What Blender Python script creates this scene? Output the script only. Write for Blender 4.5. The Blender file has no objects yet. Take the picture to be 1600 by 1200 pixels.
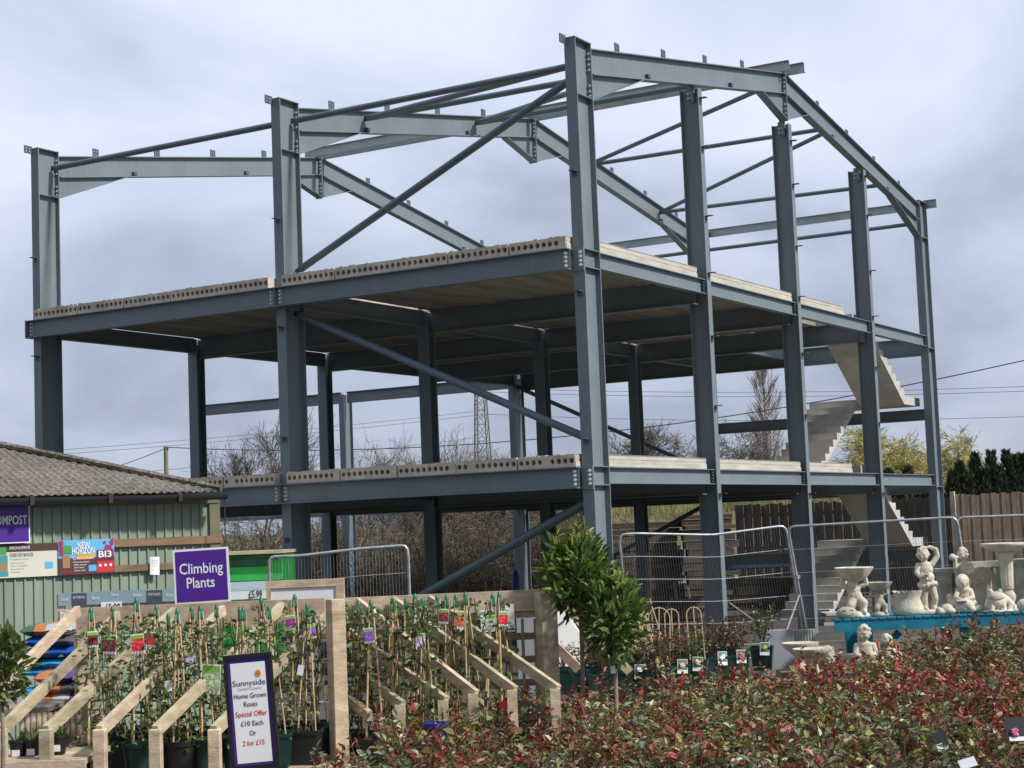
import bpy, math, random
from mathutils import Vector, Matrix, noise as mnoise
rnd = random.Random(11)
R = math.radians
PI = math.pi
scene = bpy.context.scene
col = scene.collection

# ---------------------------------------------------------------- camera
F_PX = 2644.53
YAW, PITCH, ROLL = 0.536974904, 0.0854448271, -0.0391431860
CAM = Vector((-23.392566, -12.608169, 1.914656))
_f = Vector((math.cos(PITCH)*math.cos(YAW), math.cos(PITCH)*math.sin(YAW), math.sin(PITCH)))
_r0 = Vector((math.sin(YAW), -math.cos(YAW), 0))
_u0 = _r0.cross(_f)
_r = _r0*math.cos(ROLL) + _u0*math.sin(ROLL)
_u = -_r0*math.sin(ROLL) + _u0*math.cos(ROLL)
cam_data = bpy.data.cameras.new('camera')
cam = bpy.data.objects.new('camera', cam_data)
col.objects.link(cam)
M = Matrix.Identity(4)
for i in range(3):
    M[i][0] = _r[i]; M[i][1] = _u[i]; M[i][2] = -_f[i]; M[i][3] = CAM[i]
cam.matrix_world = M
cam_data.sensor_width = 36.0
cam_data.lens = F_PX*36.0/1600.0
cam_data.clip_start = 0.1
cam_data.clip_end = 6000
scene.camera = cam

# ---------------------------------------------------------------- sky and sun
SUN_EL, SUN_AZ = R(43), R(-86)            # azimuth measured from +X towards +Y
to_sun = Vector((math.cos(SUN_EL)*math.cos(SUN_AZ), math.cos(SUN_EL)*math.sin(SUN_AZ), math.sin(SUN_EL)))
sl = bpy.data.lights.new('sun', 'SUN')
sl.energy = 4.0; sl.angle = R(4.5); sl.color = (1.0, 0.965, 0.91)
so = bpy.data.objects.new('sun', sl); col.objects.link(so)
so.rotation_euler = (-to_sun).to_track_quat('-Z', 'Y').to_euler()
world = bpy.data.worlds.new('World'); scene.world = world
world.use_nodes = True
wt = world.node_tree; wn = wt.nodes; wl = wt.links
wn.clear()
def N(tree, typ, **kw):
    n = tree.nodes.new(typ)
    for k, v in kw.items(): setattr(n, k, v)
    return n
def ramp_set(n, stops):
    cr = n.color_ramp
    while len(cr.elements) > 1: cr.elements.remove(cr.elements[-1])
    for i, (p, c) in enumerate(stops):
        e = cr.elements[0] if i == 0 else cr.elements.new(p)
        e.position = p; e.color = (c[0], c[1], c[2], 1)
CLOUD_SEED = 2.7
out = N(wt, 'ShaderNodeOutputWorld'); bg = N(wt, 'ShaderNodeBackground')
bg.inputs['Strength'].default_value = 0.1
sky = N(wt, 'ShaderNodeTexSky'); sky.sky_type = 'NISHITA'; sky.sun_disc = False
sky.sun_elevation = SUN_EL; sky.sun_rotation = PI/2 - SUN_AZ
sky.dust_density = 2.0
geo = N(wt, 'ShaderNodeTexCoord')
sep = N(wt, 'ShaderNodeSeparateXYZ'); wl.new(geo.outputs['Generated'], sep.inputs[0])
# cloud deck: the direction is projected on a flat layer overhead
zz = N(wt, 'ShaderNodeMath', operation='ADD'); wl.new(sep.outputs['Z'], zz.inputs[0]); zz.inputs[1].default_value = 0.42
zm = N(wt, 'ShaderNodeMath', operation='MAXIMUM'); wl.new(zz.outputs[0], zm.inputs[0]); zm.inputs[1].default_value = 0.06
dx = N(wt, 'ShaderNodeMath', operation='DIVIDE'); wl.new(sep.outputs['X'], dx.inputs[0]); wl.new(zm.outputs[0], dx.inputs[1])
dy = N(wt, 'ShaderNodeMath', operation='DIVIDE'); wl.new(sep.outputs['Y'], dy.inputs[0]); wl.new(zm.outputs[0], dy.inputs[1])
cmb = N(wt, 'ShaderNodeCombineXYZ'); wl.new(dx.outputs[0], cmb.inputs[0]); wl.new(dy.outputs[0], cmb.inputs[1]); cmb.inputs[2].default_value = CLOUD_SEED
n1 = N(wt, 'ShaderNodeTexNoise'); wl.new(cmb.outputs[0], n1.inputs['Vector'])
n1.inputs['Scale'].default_value = 2.3; n1.inputs['Detail'].default_value = 8; n1.inputs['Roughness'].default_value = 0.50
n1.inputs['Distortion'].default_value = 0.35
r1 = N(wt, 'ShaderNodeValToRGB'); wl.new(n1.outputs['Fac'], r1.inputs[0])
ramp_set(r1, [(0.28, (3.2, 3.75, 4.9)), (0.41, (4.3, 4.95, 6.3)), (0.485, (5.2, 5.95, 7.4)), (0.56, (6.0, 6.75, 8.3)), (0.67, (7.1, 7.75, 9.1))])
# low band of the sky is greyer
lowr = N(wt, 'ShaderNodeMapRange'); wl.new(sep.outputs['Z'], lowr.inputs['Value'])
lowr.inputs['From Min'].default_value = 0.0; lowr.inputs['From Max'].default_value = 0.24
lowr.inputs['To Min'].default_value = 0.74; lowr.inputs['To Max'].default_value = 1.0
lowm = N(wt, 'ShaderNodeMix', data_type='RGBA', blend_type='MULTIPLY'); lowm.inputs[0].default_value = 1.0
wl.new(r1.outputs[0], lowm.inputs[6]); wl.new(lowr.outputs[0], lowm.inputs[7])
# added dimming of the unseen low sky behind the camera, darkens the floor undersides
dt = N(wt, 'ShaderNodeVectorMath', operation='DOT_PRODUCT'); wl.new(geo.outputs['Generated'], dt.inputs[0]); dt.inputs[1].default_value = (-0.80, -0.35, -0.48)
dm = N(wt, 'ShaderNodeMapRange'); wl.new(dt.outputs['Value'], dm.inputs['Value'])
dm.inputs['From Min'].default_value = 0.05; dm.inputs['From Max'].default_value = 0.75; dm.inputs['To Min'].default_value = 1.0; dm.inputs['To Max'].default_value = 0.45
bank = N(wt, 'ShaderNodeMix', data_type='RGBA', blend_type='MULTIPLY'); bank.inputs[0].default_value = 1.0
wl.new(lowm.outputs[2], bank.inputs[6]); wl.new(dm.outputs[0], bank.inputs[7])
# holes with blue sky
n2 = N(wt, 'ShaderNodeTexNoise'); wl.new(cmb.outputs[0], n2.inputs['Vector'])
n2.inputs['Scale'].default_value = 0.8; n2.inputs['Detail'].default_value = 4
r2 = N(wt, 'ShaderNodeValToRGB'); wl.new(n2.outputs['Fac'], r2.inputs[0])
ramp_set(r2, [(0.52, (1, 1, 1)), (0.72, (0.55, 0.55, 0.55))])
mix = N(wt, 'ShaderNodeMix', data_type='RGBA'); wl.new(r2.outputs[0], mix.inputs[0])
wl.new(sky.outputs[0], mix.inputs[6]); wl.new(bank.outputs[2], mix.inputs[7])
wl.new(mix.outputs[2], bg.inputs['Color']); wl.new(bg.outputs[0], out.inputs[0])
scene.view_settings.view_transform = 'Standard'
scene.view_settings.look = 'None'
scene.view_settings.gamma = 1.0
scene.view_settings.exposure = 0.2

# ---------------------------------------------------------------- helpers
def ray(u, v): return _f + _r*((u-800.0)/F_PX) - _u*((v-600.0)/F_PX)
def at(u, v, d): return CAM + ray(u, v)*d
def atx(u, v, x): q = ray(u, v); return CAM + q*((x-CAM.x)/q.x)
def aty(u, v, y): q = ray(u, v); return CAM + q*((y-CAM.y)/q.y)
FACE = YAW - PI/2          # rz that lines local x up with "right" and local y with "away"
BG = -0.5                  # level of the building plot
def ground_z(x, y):
    d = (Vector((x, y, 0))-CAM).dot(Vector((math.cos(YAW), math.sin(YAW), 0)))
    t = min(1, max(0, (d-17.0)/6.0)); t = t*t*(3-2*t)
    return BG*t

def tag(o, label=None, cat=None, group=None, kind=None):
    if label: o['label'] = label
    if cat: o['category'] = cat
    if group: o['group'] = group
    if kind: o['kind'] = kind
    return o
def empty(name, loc, rz=0.0, label=None, cat=None, group=None, parent=None):
    o = bpy.data.objects.new(name, None); o.empty_display_size = 0.2
    col.objects.link(o); o.location = loc; o.rotation_euler = (0, 0, rz)
    if parent: o.parent = parent
    return tag(o, label, cat, group)
def kids(o): return list(o.children)
def copy_tree(o, parent=None):
    c = o.copy(); col.objects.link(c)
    if parent: c.parent = parent
    for ch in list(o.children): copy_tree(ch, c)
    return c

class MB:
    def __init__(s): s.v = []; s.f = []; s.c = []; s.cc = None
    def add(s, vs, fs, c=None):
        b = len(s.v); s.v += [tuple(x) for x in vs]
        for f in fs: s.f.append(tuple(b+i for i in f)); s.c.append(c or s.cc or (1, 1, 1))
    def box(s, lo, hi, m=None, c=None):
        x0, y0, z0 = lo; x1, y1, z1 = hi
        vs = [Vector(p) for p in ((x0,y0,z0),(x1,y0,z0),(x1,y1,z0),(x0,y1,z0),(x0,y0,z1),(x1,y0,z1),(x1,y1,z1),(x0,y1,z1))]
        if m is not None: vs = [m @ p for p in vs]
        s.add(vs, [(0,3,2,1),(4,5,6,7),(0,1,5,4),(1,2,6,5),(2,3,7,6),(3,0,4,7)], c)
    def bar(s, p0, p1, w, h, up=(0,0,1), c=None):
        p0 = Vector(p0); p1 = Vector(p1); d = p1-p0; L = d.length; d = d/L
        up = Vector(up); side = d.cross(up)
        if side.length < 1e-5: side = d.cross(Vector((1,0,0)))
        side.normalize(); up = side.cross(d)
        vs = []
        for e in (p0, p1):
            for a, b in ((-1,-1),(1,-1),(1,1),(-1,1)): vs.append(e + side*(a*w/2) + up*(b*h/2))
        s.add(vs, [(0,1,2,3),(7,6,5,4),(0,4,5,1),(1,5,6,2),(2,6,7,3),(3,7,4,0)], c)
    def cyl(s, p0, p1, r0, r1=None, n=8, caps=True, c=None):
        if r1 is None: r1 = r0
        p0 = Vector(p0); p1 = Vector(p1); d = (p1-p0)
        if d.length < 1e-7: return
        d.normalize()
        a = d.orthogonal().normalized(); b = d.cross(a)
        vs = []
        for e, r in ((p0, r0), (p1, r1)):
            for i in range(n):
                t = 2*PI*i/n; vs.append(e + a*(r*math.cos(t)) + b*(r*math.sin(t)))
        fs = [(i, (i+1) % n, n+(i+1) % n, n+i) for i in range(n)]
        if caps: fs += [tuple(range(n-1, -1, -1)), tuple(range(n, 2*n))]
        s.add(vs, fs, c)
    def path(s, pts, rs, n=6, caps=True, c=None):
        pts = [Vector(p) for p in pts]
        if not isinstance(rs, (list, tuple)): rs = [rs]*len(pts)
        vs = []; ref = None
        for i, p in enumerate(pts):
            d = (pts[min(i+1, len(pts)-1)] - pts[max(i-1, 0)]).normalized()
            if ref is None: ref = d.orthogonal().normalized()
            a = (ref - d*ref.dot(d))
            if a.length < 1e-5: a = d.orthogonal()
            a.normalize(); ref = a; b = d.cross(a)
            for k in range(n):
                t = 2*PI*k/n; vs.append(p + a*(rs[i]*math.cos(t)) + b*(rs[i]*math.sin(t)))
        fs = []
        for i in range(len(pts)-1):
            for k in range(n): fs.append((i*n+k, i*n+(k+1) % n, (i+1)*n+(k+1) % n, (i+1)*n+k))
        if caps: fs += [tuple(range(n-1, -1, -1)), tuple(range((len(pts)-1)*n, len(pts)*n))]
        s.add(vs, fs, c)
    def lathe(s, prof, n=20, o=(0,0,0), c=None, wob=None):
        vs = []
        for r, z in prof:
            for i in range(n):
                t = 2*PI*i/n; rr = r if wob is None else r*(wob(t, z))
                vs.append((o[0]+rr*math.cos(t), o[1]+rr*math.sin(t), o[2]+z))
        fs = []
        for j in range(len(prof)-1):
            for i in range(n): fs.append((j*n+i, j*n+(i+1) % n, (j+1)*n+(i+1) % n, (j+1)*n+i))
        fs += [tuple(range(n-1, -1, -1)), tuple(range((len(prof)-1)*n, len(prof)*n))]
        s.add(vs, fs, c)
    def prism(s, poly, ext, c=None):
        n = len(poly); ext = Vector(ext); a = [Vector(p) for p in poly]; b = [p+ext for p in a]
        s.add(a+b, [tuple(range(n-1, -1, -1)), tuple(range(n, 2*n))] + [(i, (i+1) % n, n+(i+1) % n, n+i) for i in range(n)], c)
    def ibeam(s, p0, p1, up, h, b, tw=0.012, tf=0.02, c=None):
        p0 = Vector(p0); p1 = Vector(p1); d = (p1-p0).normalized(); up = Vector(up)
        side = d.cross(up).normalized(); up = side.cross(d).normalized()
        H = h/2; B = b/2; T = tw/2
        sec = [(-B,-H),(B,-H),(B,-H+tf),(T,-H+tf),(T,H-tf),(B,H-tf),(B,H),(-B,H),(-B,H-tf),(-T,H-tf),(-T,-H+tf),(-B,-H+tf)]
        vs = [e + side*x + up*y for e in (p0, p1) for x, y in sec]
        fs = [(i, i+12, (i+1) % 12+12, (i+1) % 12) for i in range(12)]
        for q, fl in ((0, False), (12, True)):
            for f in ((0,1,2,3,10,11), (3,4,9,10), (4,5,6,7,8,9)):
                f = tuple(i+q for i in f); fs.append(f[::-1] if fl else f)
        s.add(vs, fs, c)
    def ball(s, o, r, nu=8, nv=6, m=None, c=None):
        if not isinstance(r, (tuple, list)): r = (r, r, r)
        vs = []; o = Vector(o)
        for j in range(nv+1):
            ph = PI*j/nv
            for i in range(nu):
                t = 2*PI*i/nu
                p = Vector((r[0]*math.sin(ph)*math.cos(t), r[1]*math.sin(ph)*math.sin(t), r[2]*math.cos(ph)))
                if m is not None: p = m @ p
                vs.append(o+p)
        fs = []
        for j in range(nv):
            for i in range(nu): fs.append((j*nu+i, (j+1)*nu+i, (j+1)*nu+(i+1) % nu, j*nu+(i+1) % nu))
        s.add(vs, fs, c)
    def mesh(s, name, mat, smooth=False, ang=None):
        me = bpy.data.meshes.new(name)
        me.from_pydata(s.v, [], s.f)
        if any(c != (1, 1, 1) for c in s.c):
            a = me.color_attributes.new('Col', 'FLOAT_COLOR', 'CORNER')
            buf = []
            for f, c in zip(s.f, s.c): buf += [c[0], c[1], c[2], 1.0]*len(f)
            a.data.foreach_set('color', buf)
        if mat: me.materials.append(mat)
        if smooth:
            me.polygons.foreach_set('use_smooth', [True]*len(me.polygons))
            if ang: me.set_sharp_from_angle(angle=R(ang))
        me.update()
        return me
    def build(s, name, mat, parent=None, smooth=False, ang=None, bevel=0, loc=None, rz=None):
        o = bpy.data.objects.new(name, s.mesh(name, mat, smooth, ang))
        col.objects.link(o)
        if parent: o.parent = parent
        if loc is not None: o.location = loc
        if rz is not None: o.rotation_euler = (0, 0, rz)
        if bevel:
            b = o.modifiers.new('bevel', 'BEVEL'); b.width = bevel; b.segments = 1; b.limit_method = 'ANGLE'
        return o

def text_mesh(s, size, mat_name=None):
    cu = bpy.data.curves.new('lettering', 'FONT'); cu.body = s; cu.size = size
    cu.align_x = 'CENTER'; cu.align_y = 'CENTER'; cu.extrude = 0.0008
    o = bpy.data.objects.new('lettering', cu); col.objects.link(o)
    return cu, o
def letters(lines, mat, parent, y=-0.004, name='lettering', bold=0.0):
    """lines: (text, x, z, height, max_width, colour unused) laid on a local x-z panel facing -y"""
    o = None
    for (t, x, z, h, wmax) in lines:
        V = []; Fc = []
        cu = bpy.data.curves.new('lettering', 'FONT'); cu.body = t; cu.size = 1.0
        cu.align_x = 'CENTER'; cu.align_y = 'CENTER'; cu.extrude = 0.0; cu.offset = bold; cu.resolution_u = 3
        o = bpy.data.objects.new('lettering', cu); col.objects.link(o)
        dg = bpy.context.evaluated_depsgraph_get()
        me = bpy.data.meshes.new_from_object(o.evaluated_get(dg))
        xs = [p.co.x for p in me.vertices]; ys = [p.co.y for p in me.vertices]
        if xs:
            w = max(xs)-min(xs); cx = (max(xs)+min(xs))/2; hh = 0.73
            sy = h/hh; sx = min(sy, wmax/w) if wmax else sy
            if wmax and wmax/w > sy: sx = min(wmax/w, sy*1.25)
            cy = 0.0
            b = len(V)
            V += [(x+(p.co.x-cx)*sx, y, z+(p.co.y-cy)*sy) for p in me.vertices]
            Fc += [tuple(b+i for i in p.vertices) for p in me.polygons]
        bpy.data.objects.remove(o); bpy.data.curves.remove(cu); bpy.data.meshes.remove(me)
        me = bpy.data.meshes.new(name); me.from_pydata(V, [], Fc); me.materials.append(mat); me.update()
        o = bpy.data.objects.new(name, me); col.objects.link(o); o.parent = parent
    return o

# ---------------------------------------------------------------- materials
MATS = {}
def mat(name, c, rough=0.7, var=0.15, scale=4.0, bump=0.0, bscale=40.0, metal=0.0, c2=None, stretch=None, spec=0.5,
        streak=0.0, attr=False, trans=0.0, rndvar=0.0, coat=0.0, detail=5.0, knots=0.0):
    m = bpy.data.materials.new(name); m.use_nodes = True; t = m.node_tree; n = t.nodes; l = t.links
    p = n['Principled BSDF']; p.inputs['Roughness'].default_value = rough; p.inputs['Metallic'].default_value = metal
    p.inputs['Specular IOR Level'].default_value = spec
    tc = N(t, 'ShaderNodeTexCoord'); vec = tc.outputs['Object']
    if stretch:
        mp = N(t, 'ShaderNodeMapping'); l.new(vec, mp.inputs[0]); mp.inputs['Scale'].default_value = stretch; vec = mp.outputs[0]
    no = N(t, 'ShaderNodeTexNoise'); l.new(vec, no.inputs['Vector']); no.inputs['Scale'].default_value = scale
    no.inputs['Detail'].default_value = detail; no.inputs['Roughness'].default_value = 0.6
    rp = N(t, 'ShaderNodeValToRGB'); l.new(no.outputs['Fac'], rp.inputs[0])
    a = [x*(1-var) for x in c]; b = list(c2) if c2 else [min(1, x*(1+var)) for x in c]
    ramp_set(rp, [(0.32, a), (0.68, b)])
    colr = rp.outputs[0]
    if attr:
        at_ = N(t, 'ShaderNodeAttribute'); at_.attribute_name = 'Col'
        mx = N(t, 'ShaderNodeMix', data_type='RGBA', blend_type='MULTIPLY'); mx.inputs[0].default_value = 1.0
        l.new(colr, mx.inputs[6]); l.new(at_.outputs['Color'], mx.inputs[7]); colr = mx.outputs[2]
    if rndvar:
        oi = N(t, 'ShaderNodeObjectInfo'); hs = N(t, 'ShaderNodeHueSaturation')
        mr = N(t, 'ShaderNodeMapRange'); l.new(oi.outputs['Random'], mr.inputs['Value'])
        mr.inputs['To Min'].default_value = 1-rndvar; mr.inputs['To Max'].default_value = 1+rndvar
        l.new(mr.outputs[0], hs.inputs['Value'])
        mr2 = N(t, 'ShaderNodeMapRange'); l.new(oi.outputs['Random'], mr2.inputs['Value'])
        mr2.inputs['To Min'].default_value = 0.5+rndvar*0.08; mr2.inputs['To Max'].default_value = 0.5-rndvar*0.08
        l.new(mr2.outputs[0], hs.inputs['Hue'])
        l.new(colr, hs.inputs['Color']); colr = hs.outputs[0]
    if knots:
        vk = N(t, 'ShaderNodeTexVoronoi'); vk.inputs['Scale'].default_value = knots; l.new(tc.outputs['Object'], vk.inputs['Vector'])
        rk = N(t, 'ShaderNodeValToRGB'); ramp_set(rk, [(.035, (.38, .28, .20)), (.085, (1, 1, 1))]); l.new(vk.outputs['Distance'], rk.inputs[0])
        wv = N(t, 'ShaderNodeTexNoise'); wv.inputs['Scale'].default_value = 3.0; wv.inputs['Detail'].default_value = 9; wv.inputs['Distortion'].default_value = 3.5; l.new(vec, wv.inputs['Vector'])
        rw = N(t, 'ShaderNodeValToRGB'); ramp_set(rw, [(.40, (.86, .84, .81)), (.50, (1, 1, 1)), (.56, (.90, .88, .86)), (.64, (1, 1, 1))]); l.new(wv.outputs['Fac'], rw.inputs[0])
        for src in (rk, rw):
            mk = N(t, 'ShaderNodeMix', data_type='RGBA', blend_type='MULTIPLY'); mk.inputs[0].default_value = 1.0; l.new(colr, mk.inputs[6]); l.new(src.outputs[0], mk.inputs[7]); colr = mk.outputs[2]
    l.new(colr, p.inputs['Base Color'])
    nr = N(t, 'ShaderNodeMapRange'); l.new(no.outputs['Fac'], nr.inputs['Value'])
    nr.inputs['To Min'].default_value = max(0.02, rough-0.12); nr.inputs['To Max'].default_value = min(1, rough+0.12)
    l.new(nr.outputs[0], p.inputs['Roughness'])
    if bump:
        nb = N(t, 'ShaderNodeTexNoise'); l.new(vec, nb.inputs['Vector']); nb.inputs['Scale'].default_value = bscale; nb.inputs['Detail'].default_value = 5
        bp = N(t, 'ShaderNodeBump'); bp.inputs['Strength'].default_value = bump; bp.inputs['Distance'].default_value = 0.02
        l.new(nb.outputs['Fac'], bp.inputs['Height']); l.new(bp.outputs[0], p.inputs['Normal'])
    if trans:
        tr = N(t, 'ShaderNodeBsdfTranslucent'); l.new(colr, tr.inputs['Color'])
        ms = N(t, 'ShaderNodeMixShader'); ms.inputs[0].default_value = trans
        l.new(p.outputs[0], ms.inputs[1]); l.new(tr.outputs[0], ms.inputs[2])
        l.new(ms.outputs[0], n['Material Output'].inputs['Surface'])
    if coat:
        p.inputs['Coat Weight'].default_value = coat
    MATS[name] = m
    return m

def weathered(name, c, dirt, rust=(0.16, 0.07, 0.03), rough=.48):
    m = mat(name, c, rough=rough, var=.09, scale=1.1, bump=.03, bscale=14); t = m.node_tree; n = t.nodes; l = t.links; p = n['Principled BSDF']
    src = p.inputs['Base Color'].links[0].from_socket; tc = N(t, 'ShaderNodeTexCoord')
    mp = N(t, 'ShaderNodeMapping'); mp.inputs['Scale'].default_value = (5, 5, .55); l.new(tc.outputs['Object'], mp.inputs[0])
    a = N(t, 'ShaderNodeTexNoise'); a.inputs['Scale'].default_value = 2.2; a.inputs['Detail'].default_value = 7; a.inputs['Roughness'].default_value = .7; l.new(mp.outputs[0], a.inputs['Vector'])
    ra = N(t, 'ShaderNodeValToRGB'); ramp_set(ra, [(.50, (0, 0, 0)), (.74, (.55, .55, .55))]); l.new(a.outputs['Fac'], ra.inputs[0])
    m1 = N(t, 'ShaderNodeMix', data_type='RGBA'); l.new(ra.outputs[0], m1.inputs[0]); l.new(src, m1.inputs[6]); m1.inputs[7].default_value = (*dirt, 1)
    b = N(t, 'ShaderNodeTexNoise'); b.inputs['Scale'].default_value = 7; b.inputs['Detail'].default_value = 8; b.inputs['Roughness'].default_value = .75; l.new(tc.outputs['Object'], b.inputs['Vector'])
    rb = N(t, 'ShaderNodeValToRGB'); ramp_set(rb, [(.66, (0, 0, 0)), (.76, (.5, .5, .5))]); l.new(b.outputs['Fac'], rb.inputs[0])
    m2 = N(t, 'ShaderNodeMix', data_type='RGBA'); l.new(rb.outputs[0], m2.inputs[0]); l.new(m1.outputs[2], m2.inputs[6]); m2.inputs[7].default_value = (*rust, 1)
    l.new(m2.outputs[2], p.inputs['Base Color']); return m
STEEL = weathered('steel_paint', (0.160, 0.198, 0.222), (0.225, 0.25, 0.26))
STEEL_IN = STEEL
TUBE = mat('tube_paint', (0.105, 0.140, 0.165), rough=0.45, var=0.12, scale=2.0)
GALV = mat('galvanised', (0.42, 0.44, 0.46), rough=0.42, var=0.2, scale=9, metal=0.55)
GALV_LT = mat('galvanised_purlin', (0.40, 0.45, 0.47), rough=0.4, var=0.12, scale=3, metal=0.35)
BOLT = mat('bolt_zinc', (0.62, 0.63, 0.64), rough=0.4, var=0.1, metal=0.4)
CLEAT = mat('cleat_steel', (0.07, 0.095, 0.115), rough=0.5, var=0.15, scale=6)
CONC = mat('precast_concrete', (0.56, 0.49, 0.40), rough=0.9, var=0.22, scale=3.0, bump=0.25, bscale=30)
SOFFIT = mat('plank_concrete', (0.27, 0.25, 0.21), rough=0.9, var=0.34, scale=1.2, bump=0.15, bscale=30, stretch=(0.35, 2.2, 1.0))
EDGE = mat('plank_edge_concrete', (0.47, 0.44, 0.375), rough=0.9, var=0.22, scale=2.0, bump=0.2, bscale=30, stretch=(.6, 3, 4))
STAIR = mat('stair_concrete', (0.50, 0.475, 0.43), rough=0.85, var=0.16, scale=2.5, bump=0.15, bscale=25)
# ---------------------------------------------------------------- the steel frame building
W = 18.357; D = 0.55; Z1, Z2, ZE = 2.848, 6.305, 9.718
YS = (0.0, 6.0, 12.018)
frame = empty('steel_frame_building', (0, 0, BG), 0, 'unfinished three storey blue grey steel frame with precast concrete floors and stairs', 'building frame')
OFF = Vector((0, 0, -BG))
class FB(MB):
    """mesh builder whose points are given in world space and stored relative to the frame's base"""
    def build(s, name, m, parent=frame, **k):
        s.v = [(x, y, z-BG) for x, y, z in s.v]
        return MB.build(s, name, m, parent, **k)
OTHER_BOLTS = FB(); BOLT_MESH = {}
def bolts(parent, pts, nrm, r=0.017, l=0.028, single=False):
    nrm = Vector(nrm)
    for p in pts:
        p = Vector(p)
        if single:
            key = (tuple(nrm), r)
            if key not in BOLT_MESH:
                b = MB(); b.cyl(-nrm*0.004, nrm*0.006, r*1.5, n=8); b.cyl((0, 0, 0), nrm*l, r, n=6); BOLT_MESH[key] = b.mesh('bolt', BOLT)
            o = bpy.data.objects.new('bolt', BOLT_MESH[key]); col.objects.link(o); o.parent = parent; o.location = p+OFF
        else: OTHER_BOLTS.cyl(p-nrm*0.004, p+nrm*0.006, r*1.5, n=8); OTHER_BOLTS.cyl(p, p+nrm*l, r, n=6)
def zr(x):
    t = min(x, W-x); return 9.655 + 0.1676*(t-0.56)
RH = 0.43
X0 = -0.5
def plate_holed(b, o, ux, uz, w, h, t=0.012, nrm=None):
    """cleat plate with two by two bolt holes"""
    o = Vector(o); ux = Vector(ux); uz = Vector(uz); ny = ux.cross(uz)
    xs = [0, 0.2*w, 0.36*w, 0.64*w, 0.8*w, w]; zs = [0, 0.22*h, 0.38*h, 0.62*h, 0.78*h, h]
    for i in range(5):
        for j in range(5):
            if i in (1, 3) and j in (1, 3): continue
            pts = [o+ux*xs[a]+uz*zs[c]+ny*e for e in (-t/2, t/2) for a, c in ((i,j),(i+1,j),(i+1,j+1),(i,j+1))]
            b.add(pts, [(3,2,1,0),(4,5,6,7),(0,1,5,4),(1,2,6,5),(2,3,7,6),(3,0,4,7)])
left_cols = []
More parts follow.
